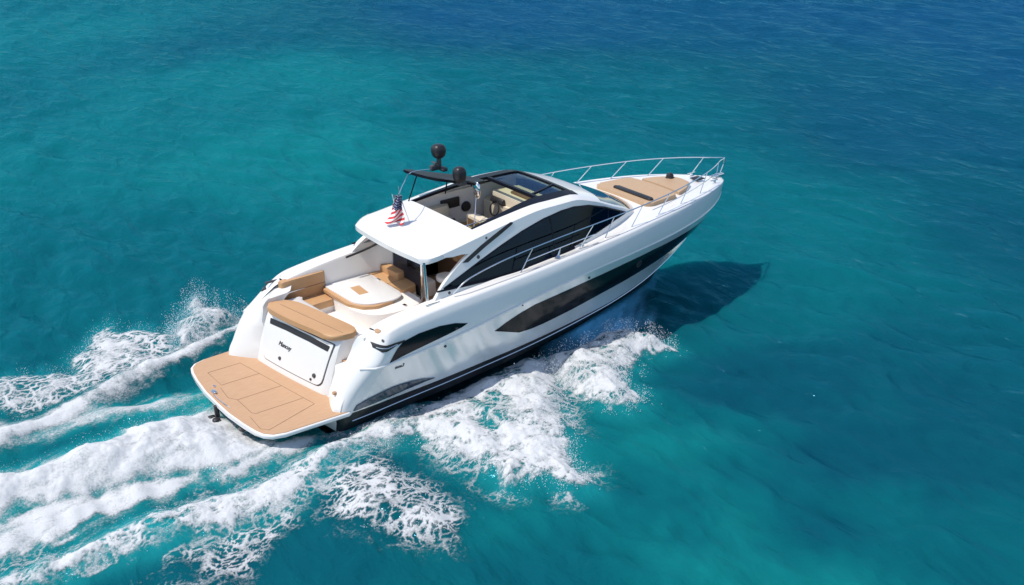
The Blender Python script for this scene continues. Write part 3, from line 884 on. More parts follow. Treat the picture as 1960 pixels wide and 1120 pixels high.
for x in (8.9,):
    q = slab('saloon_seat', round_poly([(x, -.6), (x+.6, -.6), (x+.6, -1.25), (x, -1.3)], .12), 2.34, 2.66, M_CREAM, yacht, .07, 3)
    slab('seat_back', round_poly([(x-.12, -.6), (x+.05, -.6), (x+.05, -1.28), (x-.12, -1.3)], .05), 2.6, 3.05, M_CREAM, q, .06, 3)
slab('dash_pad', round_poly([(8.22, .95), (8.98, .92), (8.98, -.92), (8.22, -.95)], .08), 3.02, 3.36, M_CREAM, yacht, .06, 3)
slab('sun_visor', round_poly([(8.45, .5), (8.62, .5), (8.62, -.2), (8.45, -.2)], .06), 3.36, 3.40, M_BROWN, yacht, .02, 2)
# aft bulkhead glass, post, galley
V = [(5.62, .28, 1.40), (5.62, 1.62, 1.40), (5.72, 1.55, 3.20), (5.72, .28, 3.20)]
gd = mk('glass_panel', V+[(x+.015, y, z) for x, y, z in V], [(0, 1, 2, 3), (7, 6, 5, 4), (0, 4, 5, 1), (1, 5, 6, 2), (2, 6, 7, 3), (3, 7, 4, 0)], M_DOORGLASS, yacht, smooth=False)
tube('panel_frame', [(5.63, 1.62, 1.38), (5.73, 1.55, 3.2)], .022, M_DARKFRAME, gd); tube('panel_frame', [(5.63, 1.62, 1.39), (5.63, .28, 1.39)], .02, M_DARKFRAME, gd)
tube('door_post', [(5.63, .26, 1.24), (5.73, .26, 3.22)], .03, M_CHROME, gd)
tube('roof_post', [(4.55, -1.72, 2.15), (4.62, -1.55, 3.16)], .03, M_CHROME, yacht, 12)
slab('galley_counter', round_poly([(6.2, -.2), (7.0, -.2), (7.0, -.95), (6.2, -.95)], .2), 1.5, 2.0, M_LINER, yacht, .04, 3)
from_bm('fridge', box_bm(Vector((6.3, -1.12, 2.25)), (.5, .35, 1.1), .03, 2), M_BLACK, yacht)
slab('bar_stool', smooth_poly([(6.0, .1), (6.1, -.1), (6.35, -.12), (6.45, .1), (6.35, .3), (6.1, .3)], 4), 1.7, 1.85, M_LINER, yacht, .05, 3)
from_bm('bulkhead', box_bm(Vector((5.9, 1.0, 1.42)), (.5, 1.2, .4), .04, 2), M_LINER, yacht)

# ---- foredeck: sunpads, headrest, windlass, hatch
p1 = slab('bow_sunpad', round_poly([(11.60, .92), (11.75, 1.02), (12.72, .90), (12.80, .6), (12.82, 0), (12.80, -.6), (12.72, -.90), (11.75, -1.02), (11.60, -.92)], .06), 2.60, 2.775, M_PAD, yacht, .05, 4)
slab('bow_sunpad', round_poly([(12.96, .66), (13.35, .54), (13.74, .30), (13.80, 0), (13.74, -.36), (13.35, -.62), (12.94, -.78), (12.99, 0)], [.05]*7+[.02]), 2.60, 2.745, M_PAD, yacht, .05, 4)
slab('headrest', round_poly([(11.80, .52), (11.96, .50), (11.96, -.88), (11.80, -.88)], .07, 6), 2.765, 2.825, M_BLKMAT, p1, .025, 3)
slab('pad_plinth', round_poly([(11.55, 1.04), (12.7, .92), (13.5, .62), (13.9, 0), (13.5, -.68), (12.7, -.92), (11.55, -1.04)], .15), 2.5, 2.62, M_WHITE, yacht, .03, 2)
V, F = lathe_data([(.001, .16), (.06, .155), (.1, .1), (.1, .04), (.13, .02), (.13, 0)], (13.60, .24, 2.72), 18)
bm = bmesh.new()
wl = mk('windlass', V, F, M_BLKMAT, yacht)
from_bm('anchor_hatch', box_bm(Vector((14.35, -.05, 2.645)), (.3, .28, .03), .012, 2), M_BLKMAT, yacht)
from_bm('anchor_roller', box_bm(Vector((15.15, .0, 2.54)), (.5, .12, .09), .03, 2), M_CHROME, yacht)
def deck_cleat(x, y):
    z = deck_z(x, y)
    bm = box_bm(Vector((x, y, z+.03)), (.07, .05, .06), .015, 2)
    box_bm(Vector((x, y, z+.07)), (.28, .035, .03), .012, 2, bm=bm)
    from_bm('cleat', bm, M_CHROME, yacht)
for x in (14.6, 8.75):
    for s_ in (-1, 1): deck_cleat(x, s_*(float(sheer_y(x))-.16))
for s_ in (-1, 1):
    x = 7.95; y = s_*(float(sheer_y(x))-.14); z = deck_z(x, y)
    V, F = lathe_data([(.10, 0), (.08, .02), (.03, .06), (.012, .2), (.012, .26)], (x, y, z), 12, (.35, 0, .93))
    mk('deck_fitting', V, F, M_CHROME, yacht)
# lounge moulding lines on the foredeck
# ---- bow rails with stanchions
rail_z = pchip([5.05, 5.45, 7.1, 9, 11.5, 13, 14.6, 15.4], [2.48, 2.70, 2.97, 3.08, 3.12, 3.12, 3.08, 3.02])
def rail_y(x):
    y = max(0.0, float(sheer_y(min(x, 15.36)))-.12)
    return max(y, .40*max(0, 15.42-x)**.8) if x > 14 else y
for s_ in (-1, 1):
    P = [(5.05, s_*1.95, 2.42)]+[(x, s_*rail_y(x), float(rail_z(x))) for x in np.linspace(5.3, 14.7, 58)]
    P += [(x, s_*rail_y(x), float(rail_z(x))) for x in (14.9, 15.1, 15.25, 15.35)]+[(15.42, 0, 3.01)]
    rl = tube('bow_rail', smooth_path(P, 110), .015, M_CHROME, yacht)
    for xt, xb in ((7.2, 6.85), (9.05, 8.6), (9.75, 9.45), (10.8, 10.4), (11.9, 11.45), (12.9, 12.45), (13.9, 13.5), (14.9, 14.6)):
        b = np.array([xb, s_*(rail_y(xb)+.0), deck_z(xb, rail_y(xb))-.01]); t = np.array([xt, s_*rail_y(xt), float(rail_z(xt))])
        tube('stanchion', [b, b*.3+t*.7, t], .012, M_CHROME, rl)
    xs = np.linspace(7.0, 9.1, 14)
    tube('lower_rail', [(x, s_*rail_y(x), float(rail_z(x)-.26-.12*np.cos((x-7)/2.1*math.pi)*-1*0)) for x in xs], .012, M_CHROME, rl)
    xs = np.linspace(11.2, 14.6, 30)
    if s_ < 0: tube('lower_rail', [(x, s_*rail_y(x), float(rail_z(x)-.24)) for x in xs], .011, M_CHROME, rl)
tube('bow_pulpit', smooth_path([(15.42, 0, 3.01), (15.40, 0, 2.85), (15.3, 0, 2.6), (15.25, 0, 2.45)], 14), .018, M_CHROME, yacht)

# ================================================================ THE FLAG
fl_root = bpy.data.objects.new('flag', None); COL.objects.link(fl_root)
fl_root.rotation_euler = yacht.rotation_euler; fl_root.location = yacht.location
tag(fl_root, 'red, white and blue striped flag hanging limp from a thin staff on the white hardtop', 'flag')
tube('flagstaff', [(5.44, .22, 3.26), (5.36, .26, 3.60), (5.22, .31, 4.12)], .013, M_CHROME, fl_root)
from_bm('staff_socket', box_bm(Vector((5.46, .21, 3.30)), (.12, .07, .06), .02, 2), M_CHROME, fl_root)
def flag_material():
    mt, nt, b = mat('flag_cloth')
    at = N(nt, 'ShaderNodeAttribute', attribute_name='cloth')
    sp_ = N(nt, 'ShaderNodeSeparateXYZ'); nt.links.new(at.outputs['Vector'], sp_.inputs[0])
    # stripes run along the fly (u), counted across the hoist (v)
    m0 = N(nt, 'ShaderNodeMath', operation='MULTIPLY_ADD'); m0.inputs[1].default_value = .45
    nt.links.new(sp_.outputs['Y'], m0.inputs[0]); nt.links.new(sp_.outputs['X'], m0.inputs[2])
    m1 = N(nt, 'ShaderNodeMath', operation='MULTIPLY'); m1.inputs[1].default_value = 6.0
    nt.links.new(m0.outputs[0], m1.inputs[0])
    fr = N(nt, 'ShaderNodeMath', operation='FRACT'); nt.links.new(m1.outputs[0], fr.inputs[0])
    lt = N(nt, 'ShaderNodeMath', operation='LESS_THAN'); lt.inputs[1].default_value = .5; nt.links.new(fr.outputs[0], lt.inputs[0])
    mx = N(nt, 'ShaderNodeMix', data_type='RGBA'); mx.inputs[6].default_value = (.80, .76, .74, 1); mx.inputs[7].default_value = (.62, .045, .05, 1)
    nt.links.new(lt.outputs[0], mx.inputs[0])
    # canton with white dots
    cu_ = N(nt, 'ShaderNodeMath', operation='LESS_THAN'); cu_.inputs[1].default_value = .50; nt.links.new(sp_.outputs['X'], cu_.inputs[0])
    cv = N(nt, 'ShaderNodeMath', operation='GREATER_THAN'); cv.inputs[1].default_value = .10; nt.links.new(sp_.outputs['Y'], cv.inputs[0])
    an = N(nt, 'ShaderNodeMath', operation='MULTIPLY'); nt.links.new(cu_.outputs[0], an.inputs[0]); nt.links.new(cv.outputs[0], an.inputs[1])
    mp = N(nt, 'ShaderNodeMapping'); mp.inputs['Scale'].default_value = (11, 7, 1); nt.links.new(at.outputs['Vector'], mp.inputs[0])
    vo = N(nt, 'ShaderNodeTexVoronoi', Scale=1.0, Randomness=0.0); nt.links.new(mp.outputs[0], vo.inputs['Vector'])
    st = N(nt, 'ShaderNodeMath', operation='LESS_THAN'); st.inputs[1].default_value = .20; nt.links.new(vo.outputs['Distance'], st.inputs[0])
    m3 = N(nt, 'ShaderNodeMix', data_type='RGBA'); m3.inputs[6].default_value = (.012, .02, .09, 1); m3.inputs[7].default_value = (.75, .75, .78, 1)
    nt.links.new(st.outputs[0], m3.inputs[0])
    m4 = N(nt, 'ShaderNodeMix', data_type='RGBA'); nt.links.new(an.outputs[0], m4.inputs[0]); nt.links.new(mx.outputs[2], m4.inputs[6]); nt.links.new(m3.outputs[2], m4.inputs[7])
    nt.links.new(m4.outputs[2], b.inputs['Base Color']); b.inputs['Roughness'].default_value = .8
    return mt
def build_flag():
    nu, nv = 50, 40
    V = []; uv = []
    for i in range(nu):
        u = i/(nu-1)                          # down the drape
        for j in range(nv):
            v = j/(nv-1)                      # across the drape
            w = .155+.27*u**1.5
            fold = (.035+.05*u)*math.sin(9.0*v+2.5*u)
            a = (v-.42)*w
            q = np.array([5.20-.03*u, .31-.04*u, 4.06-.66*u])+a*np.array([.80, -.58, -.10])+fold*np.array([.58, .80, 0])
            q += np.array([-.05, .035, 0])*math.sin(6*u)*u+np.array([-.16, .10, .0])*u*u
            V.append(q); uv.append((u, v, 0))
    o = mk('flag_cloth', V, grid_faces(nu, nv), flag_material(), fl_root)
    return o, uv
flag_o, flag_uv = build_flag()
at_ = flag_o.data.attributes.new('cloth', 'FLOAT_VECTOR', 'POINT')
at_.data.foreach_set('vector', np.array(flag_uv, np.float32).ravel()) if len(flag_uv) == len(flag_o.data.vertices) else print('flag verts changed')
sd_ = flag_o.modifiers.new('thickness', 'SOLIDIFY'); sd_.thickness = .004

# thin aerials on the roof edge
for x, y, z, h in ((5.95, 1.42, 3.42, .42), (5.75, 1.40, 3.38, .30)):
    tube('aerial', [(x, y, z), (x-.05, y+.02, z+h)], .007, M_CHROME, yacht, 5)
tube('antenna_stay', smooth_path([(5.24, .33, 4.08), (5.5, .55, 4.22), (6.0, .95, 4.30), (6.55, 1.02, 4.24)], 24), .010, M_CHROME, yacht, 6)

# ================================================================ THE SEA
WK = {
    'WASH': [(1.12, -1.92), (0.69, -1.28), (0.43, -0.13), (0.29, 0.64), (0.04, 0.61), (-0.62, 0.58), (-1.14, 0.54), (-1.70, 0.68), (-1.83, 0.37), (-2.08, 0.35), (-2.69, 0.28), (-3.08, 0.15), (-3.64, 0.14), (-4.21, 0.24), (-4.77, 0.30), (-5.06, -1.48), (-4.53, -1.50), (-4.10, -1.18), (-3.59, -1.43), (-3.12, -1.48), (-2.46, -1.58), (-1.76, -1.63), (-1.19, -1.80), (-0.43, -2.10), (0.33, -2.16)],
    'SOFT': [(1.64, -1.85), (0.96, -1.76), (-0.40, -2.01), (-1.67, -1.69), (-2.65, -1.56), (-3.59, -1.43), (-4.53, -1.47), (-5.06, -1.48), (-5.22, -2.43), (-4.72, -2.48), (-4.22, -2.54), (-4.04, -2.37), (-3.95, -2.49), (-3.51, -2.59), (-3.36, -2.34), (-3.00, -2.12), (-2.25, -2.15), (-1.58, -2.07), (-1.27, -1.95), (-0.51, -2.26), (0.49, -2.15), (1.16, -2.09)],
    'BAND': [(4.04, -1.90), (2.69, -2.23), (1.58, -2.49), (0.57, -2.84), (-0.21, -3.00), (-1.46, -2.75), (-2.28, -2.77), (-3.38, -2.91), (-4.81, -2.99), (-5.32, -3.02), (-5.41, -3.58), (-4.43, -3.62), (-3.97, -3.56), (-3.25, -3.52), (-2.47, -3.71), (-1.70, -3.71), (-0.92, -3.94), (0.14, -3.84), (0.82, -3.60), (1.36, -3.19), (2.31, -2.96), (3.71, -2.48)],
    'LACEL': [(-0.94, -3.98), (-1.50, -4.17), (-2.15, -4.09), (-2.82, -5.04), (-1.50, -5.93), (-1.07, -5.08), (-0.03, -4.53), (0.37, -4.11), (-0.19, -3.93)],
    'LACEM': [(1.84, -2.83), (2.52, -3.05), (2.46, -3.71), (2.40, -4.67), (2.71, -5.44), (2.56, -6.11), (2.10, -6.44), (1.89, -6.20), (1.48, -5.66), (1.14, -5.39), (0.91, -4.80), (1.05, -4.07), (1.37, -3.31)],
    'BOW2': [(2.47, -2.41), (3.78, -2.13), (5.03, -1.86), (6.35, -1.61), (7.15, -1.45), (7.50, -1.62), (7.73, -2.17), (7.11, -3.41), (6.37, -4.67), (5.77, -5.49), (5.42, -6.28), (5.30, -6.74), (4.83, -6.59), (4.83, -6.21), (4.80, -5.86), (4.35, -5.77), (3.94, -5.71), (3.97, -5.30), (3.92, -4.89), (3.74, -4.58), (3.50, -4.35), (3.53, -3.79), (3.36, -3.09), (2.81, -3.06)],
    'HOLE': [(5.12, -2.62), (5.77, -2.70), (5.75, -3.47), (5.22, -4.14), (4.74, -3.95), (4.59, -3.34)],
    'BOW1': [(7.60, -1.92), (8.18, -1.99), (8.95, -1.84), (9.64, -1.72), (10.18, -1.80), (10.42, -2.13), (10.76, -2.54), (10.72, -3.27), (9.96, -3.15), (9.41, -3.30), (8.81, -3.82), (8.35, -4.67), (7.95, -4.82), (7.57, -4.55), (7.41, -4.09), (7.46, -3.44), (7.47, -2.67)],
    'PORTC': [(3.28, 4.33), (2.08, 3.66), (1.70, 3.56), (0.25, 3.20), (-1.13, 2.74), (-2.18, 2.31), (-3.25, 1.97), (-3.94, 1.68), (-4.57, 1.51)],
    'PORTPLUME': [(1.35, 5.63), (1.89, 6.37), (2.13, 6.09), (1.90, 5.26), (2.36, 4.95), (2.47, 4.12), (1.72, 3.62), (0.44, 3.40), (0.66, 4.26), (0.82, 4.94), (1.16, 4.93)],
    'PORTLACE': [(0.81, 4.51), (0.37, 4.81), (-0.06, 5.38), (-0.35, 5.29), (-0.54, 6.00), (-0.86, 5.81), (-1.40, 4.96), (-1.80, 4.58), (-1.79, 3.88), (-2.57, 4.10), (-3.44, 4.30), (-4.09, 4.44), (-4.31, 3.08), (-3.68, 3.05), (-3.37, 2.44), (-2.09, 2.67), (-0.82, 2.98), (0.44, 3.40)],
    'INNER': [(0.41, 1.12), (-0.41, 1.20), (-1.28, 1.42), (-1.98, 1.76), (-2.86, 1.78), (-3.50, 1.80), (-4.50, 1.94)],
}

SAMP = np.array([(7.8, 48.6, .30), (18.4, 41.8, .62), (30.9, 37.9, .95), (42.6, 26.1, .85), (56.3, 17.3, .98), (1.8, 22.1, .22), (8.5, 17.7, .10),
    (25.5, 16, .50), (32, 6.5, .80), (20.9, 2.3, .34), (24.6, -3.1, .76), (15.1, -2, .38), (14.5, -6.8, .66), (14.4, -9.6, .72), (6.1, -8.5, .22),
    (6.8, -10.4, .02), (9.1, -12, .35), (3.2, -7.4, .35), (-1.1, 9.3, .38), (1.9, 9.6, .36), (14, 30, .25), (12, 3, .28), (0, -6, .45), (14, 6, .15), (90, 60, 1.0), (0, 90, .9), (60, -10, 1.0), (-10, 30, .4)])
def deep_map(X, Y):
    Xw = X+2.5*(fbm(X*.16, Y*.16, 5, 3)-.5)*2; Yw = Y+2.5*(fbm(X*.16+9, Y*.16, 8, 3)-.5)*2
    num = np.zeros(X.shape); den = np.zeros(X.shape)
    for x, y, d in SAMP:
        sc = 1.0+.045*math.hypot(x+6, y+20)
        w = 1/(((Xw-x)**2+(Yw-y)**2)/sc**2+.8)**1.7
        num += w*d; den += w
    d = num/den
    near = np.exp(-((X-7)**2+(Y+9.5)**2)/60.)
    patch = (fbm(X*.55, Y*.55, 31, 4)-.5)*.7*near+(fbm(X*.1, Y*.1, 41, 3)-.5)*.22
    d = np.clip(d+patch, 0, 1)
    return np.minimum(d, .66+.34*sstep(22, 42, np.hypot(X, Y)))

_rng = np.random.RandomState(4)
WAVES = []
for i in range(110):
    lam = 0.45*(7.0/.45)**_rng.rand()
    th = R(205)+_rng.randn()*.55 if i % 3 else R(150)+_rng.randn()*.4
    amp = .0050*lam**.62*(.4+1.0*_rng.rand())
    WAVES.append((lam, th, amp*(.75 if lam > 4 else 1), _rng.rand()*6.283))
def wave_h(X, Y, spacing=None):
    H = np.zeros(X.shape)
    wx = X+.35*(vnoise(X*.5, Y*.5, 61)-.5)*2; wy = Y+.35*(vnoise(X*.5+40, Y*.5, 62)-.5)*2
    for lam, th, amp, ph in WAVES:
        k = 6.2832/lam
        c = amp*np.sin(k*(wx*math.cos(th)+wy*math.sin(th))+ph)
        if spacing is not None: c = c*np.clip(lam/(spacing*3.5)-.6, 0, 1)
        H += c
    return H*(.75+.7*(fbm(X*.12, Y*.12, 77, 2)-.3))

_cache = {}
def sd(name, X, Y):
    k = (name, X.shape, float(X.ravel()[0]), float(X.ravel()[-1]))
    if k not in _cache: _cache[k] = poly_sd(X, Y, WK[name])
    return _cache[k]
HT = {'WASH': .40, 'SOFT': .08, 'BAND': .14, 'BOW2': .30, 'BOW1': .34, 'PORTPLUME': .40, 'PORTLACE': .10, 'LACEM': .10, 'LACEL': .04}
def wake_h(X, Y):
    H = np.zeros(X.shape)
    for n_, h in HT.items():
        s_ = sd(n_, X, Y)
        wdt = {'WASH': .9, 'BOW1': .7, 'BOW2': .9, 'BAND': .3}.get(n_, .6)
        if n_ == 'WASH': h = h*(.25+.75*sstep(.6, -1.2, X))
        H = np.maximum(H, h*sstep(-.25, wdt, s_))
    d, s_ = line_d(X, Y, WK['PORTC']); H = np.maximum(H, (.17*np.exp(-(d/.40)**2)))
    d, s_ = line_d(X, Y, WK['INNER']); H = np.maximum(H, .09*np.exp(-(d/.35)**2))
    # troughs: between the inner ridge and the port wave, and behind the starboard quarter
    for (x0, y0, x1, y1, wd, dp) in ((1.5, 2.3, -3.0, 2.0, .6, -.16), (2.5, -2.15, -1.5, -2.55, .30, -.10), (.4, .95, -2.5, .75, .25, -.06)):
        d, s_ = line_d(X, Y, [(x0, y0), (x1, y1)]); H += dp*np.exp(-(d/wd)**2)
    return H
def sea_h(X, Y, spacing=None):
    inn = (X > -9) & (X < 15) & (Y > -11) & (Y < 9)
    H = wave_h(X, Y, spacing)
    if inn.any():
        Hw = np.zeros(X.shape); Hw[inn] = wake_h(X[inn], Y[inn]); H = H+Hw
    return H

def axis(lo, hi, fine0, fine1, d0, g, dmax):
    a = list(np.arange(fine0, fine1+d0*.5, d0))
    d = d0; x = a[-1]
    while x < hi:
        d = min(d*g, dmax if x < fine1+95 else 1e9) if x < fine1+95 else d*1.12
        x += d; a.append(x)
    d = d0; x = a[0]; b = []
    while x > lo:
        d = min(d*g, dmax) if x > fine0-45 else d*1.15
        x -= d; b.append(x)
    return np.array(b[::-1]+a)
ax_x = axis(-4000, 6000, -7.5, 15.5, .10, 1.013, .36)
ax_y = axis(-4000, 6000, -13.5, 9.0, .10, 1.013, .36)
XX, YY = np.meshgrid(ax_x, ax_y, indexing='ij')
spc = np.maximum(np.gradient(ax_x)[:, None], np.gradient(ax_y)[None, :])
HH = sea_h(XX, YY, spc)
# the hull pushes the surface down where it sits
def in_hull(X, Y):
    xb = np.clip(X+SHEAR*Y, 1.9, 14.0)
    yh = row_y(ROWS[2], xb)
    return np.where((X > 1.95) & (X < 12.6), yh-np.abs(Y), -1.0)
HH -= .35*sstep(.05, .5, in_hull(XX, YY))
nx, ny = XX.shape
sea_me = bpy.data.meshes.new('sea')
idx = np.arange(nx*ny).reshape(nx, ny)
quads = np.stack([idx[:-1, :-1], idx[1:, :-1], idx[1:, 1:], idx[:-1, 1:]], -1).reshape(-1, 4)
def fast_mesh(me, co, q):
    me.vertices.add(len(co)); me.vertices.foreach_set('co', co.astype(np.float32).ravel())
    k = q.shape[1]
    me.loops.add(q.size); me.loops.foreach_set('vertex_index', q.astype(np.int32).ravel())
    me.polygons.add(len(q)); me.polygons.foreach_set('loop_start', np.arange(0, q.size, k, dtype=np.int32))
    me.polygons.foreach_set('loop_total', np.full(len(q), k, np.int32))
    me.polygons.foreach_set('use_smooth', np.ones(len(q), bool))
    me.update(); me.validate()
fast_mesh(sea_me, np.stack([XX, YY, HH], -1).reshape(-1, 3), quads)
def set_attr(me, name, val):
    a = me.attributes.new(name, 'FLOAT', 'POINT'); a.data.foreach_set('value', val.astype(np.float32).ravel())

# ---- foam cover fields
def foam_fields(X, Y):
    """returns opacity of foam, and how aerated the water is"""
    n1 = fbm(X*1.6, Y*1.6, 101, 5)-.5; n2 = fbm(X*5, Y*5, 111, 5)-.5; n3 = fbm(X*14, Y*14, 121, 3)-.5
    # along/across boat stretched coordinates
    wx = X+.22*(fbm(X*2.2, Y*2.2, 131, 4)-.5)*2; wy = Y+.22*(fbm(X*2.2+31, Y*2.2, 141, 4)-.5)*2
    def lace(sx, sy, seed, w):
        f1, f2 = worley(wx*sx, wy*sy, seed)
        return 1-sstep(w*.25, w, f2-f1)
    la = np.maximum(lace(3.0, 3.6, 3, .30)*.9, lace(7.0, 8.0, 7, .34)*.8)
    lb = np.maximum(lace(2.0, 2.8, 13, .22), lace(5.5, 7.5, 17, .30)*.85)
    holes = fbm(wx*2.6, wy*3.4, 151, 5)
    A = np.zeros(X.shape)
    def put(a):
        nonlocal A
        A = np.maximum(A, a)
    fib = fbm((wx*.94+wy*.34)*1.3, (wy*.94-wx*.34)*6.0, 181, 5)-.5      # fibres drawn out along the wake
    s_ = sd('WASH', X, Y)+.22*n1+.16*n2+.06*n3
    put(sstep(-.14, .32, s_)*np.clip(.92+.45*n2+.7*fib, .45, 1))
    s_ = sd('SOFT', X, Y)+.30*n1+.18*n2+.25*fib+.14
    put(sstep(-.10, .26, s_)*np.clip(.88+.8*n1+.3*n2+.8*fib, .35, .95))
    s_ = sd('BAND', X, Y)+.25*n1+.22*n2+.10*fib
    put(sstep(-.16, .28, s_)*np.clip(la*.62+sstep(-.05, .30, s_)*(.55+1.2*n1+.9*n2+1.0*fib), 0, .95))
    s_ = sd('BOW2', X, Y)+.30*n1+.34*n2+.12*n3
    hole = sstep(-.25, .35, sd('HOLE', X, Y)+.35*n1+.2*n2)
    dens = sstep(-.15, .45, s_)*(.86+1.3*n2+.7*n1+.6*n3)+.12
    put(sstep(-.05, .20, s_)*np.clip(np.maximum(la*.80*(1-.8*hole), dens)*(1-.85*hole*(1-.6*lb))-.75*sstep(.50, .63, holes)*(1-.7*la), 0, 1))
    s_ = sd('BOW1', X, Y)+.24*n1+.34*n2+.12*n3
    put(sstep(-.05, .18, s_)*np.clip(np.maximum(la*.8, .82+1.3*n2+.6*n3-.7*sstep(.50, .64, holes)), 0, 1))
    d, t = line_d(X, Y, [(7.0, -2.2), (7.6, -2.5), (8.5, -2.45)])
    put(sstep(-.08, .25, .48-d+.4*n1+.3*n2)*np.clip(np.maximum(la*.7, .55+1.3*n2), 0, .95))
    s_ = sd('LACEM', X, Y)+.45*n1+.34*n2+.18
    put(sstep(-.12, .30, s_)*np.clip(lb*(.62+.9*n1)+sstep(.25, .8, s_)*(.16+1.5*n1+.6*n2), 0, .9))
    s_ = sd('LACEL', X, Y)+.5*n1+.34*n2+.08
    put(sstep(-.10, .35, s_)*np.clip(lb*(.50+1.2*n1), 0, .75))
    # a thin web of foam between the bow wave, the lace and the band
    s_ = np.maximum(np.maximum(sd('LACEM', X, Y), sd('BOW2', X, Y)), sd('BAND', X, Y))+.5*n1+.4*n2
    put(sstep(-.75, .05, s_)*(X > -1.6)*(Y < -2.0)*np.clip(lb*.82*sstep(.38, .56, fbm(wx*1.1, wy*1.1, 191, 4)), 0, .6))
    s_ = sd('PORTPLUME', X, Y)+.35*n1+.35*n2+.12*n3
    put(sstep(-.08, .25, s_)*np.clip(np.maximum(la*.75, .38+1.5*n2+.9*n1), 0, .9))
    s_ = sd('PORTLACE', X, Y)+.35*n1+.28*n2+.08*n3
    put(sstep(-.08, .25, s_)*np.clip(np.maximum(lb*.85, sstep(.15, .7, s_)*(.40+1.6*n1+.8*n2)), 0, .92))
    d, t = line_d(X, Y, WK['PORTC']); wd = .15+.24*t
    put(sstep(-.12, .26, wd-d+.16*n1+.16*n2)*np.clip(.95+.8*n2+.6*fib, 0, 1))
    d, t = line_d(X, Y, WK['INNER']); wd = .20+.55*t
    put(sstep(-.10, .28, wd-d+.16*n1+.12*n2)*np.clip(.52+.6*n1+.4*n2+.6*fib, .15, .75))
    # milky aerated veil drawn out in streaks between the trails
    s_ = np.maximum(np.maximum(sd('WASH', X, Y), sd('BAND', X, Y)), sd('SOFT', X, Y))
    d, t = line_d(X, Y, WK['INNER']); d2, t2 = line_d(X, Y, WK['PORTC'])
    s_ = np.maximum(s_, np.maximum(.25-d, (.25-d2)*1.6))+.4*n1
    put(sstep(-.75, .05, s_)*np.clip(.13+1.5*fib+.5*n2, 0, .42)*(Y < .42*X+3.6)*(Y > -.05*X-3.5))
    e = sstep(-1.3, -.05, sd('BAND', X, Y)+.3*n1)*sstep(-.7, .1, -sd('WASH', X, Y))*(Y < -1.4)
    put(np.clip(e*lb*.55*sstep(.46, .60, fbm(wx*1.2, wy*2.6, 171, 4)), 0, .5))
    aer = np.zeros(X.shape)
    for n_, h in (('WASH', 1.0), ('SOFT', .9), ('BAND', .8), ('BOW2', .55), ('BOW1', .5), ('PORTPLUME', .25), ('PORTLACE', .3)):
        aer = np.maximum(aer, h*sstep(-.75, .25, sd(n_, X, Y)+.35*n1))
    d, t = line_d(X, Y, WK['INNER']); aer = np.maximum(aer, .8*sstep(.95, .1, d))
    d, t = line_d(X, Y, WK['PORTC']); aer = np.maximum(aer, .55*sstep(1.3, .1, d)*sstep(2.9, 1.2, Y-.22*X))
    return np.clip(A, 0, 1), np.clip(aer, 0, 1)
inn = (XX > -8) & (XX < 15.5) & (YY > -12) & (YY < 9)
aer = np.zeros(XX.shape)
ii = np.where(inn.any(1))[0]; jj = np.where(inn.any(0))[0]
sl_ = (slice(ii[0], ii[-1]+1), slice(jj[0], jj[-1]+1))
_, aer[sl_] = foam_fields(XX[sl_], YY[sl_])
set_attr(sea_me, 'deep', deep_map(XX, YY)); set_attr(sea_me, 'aerated', aer)

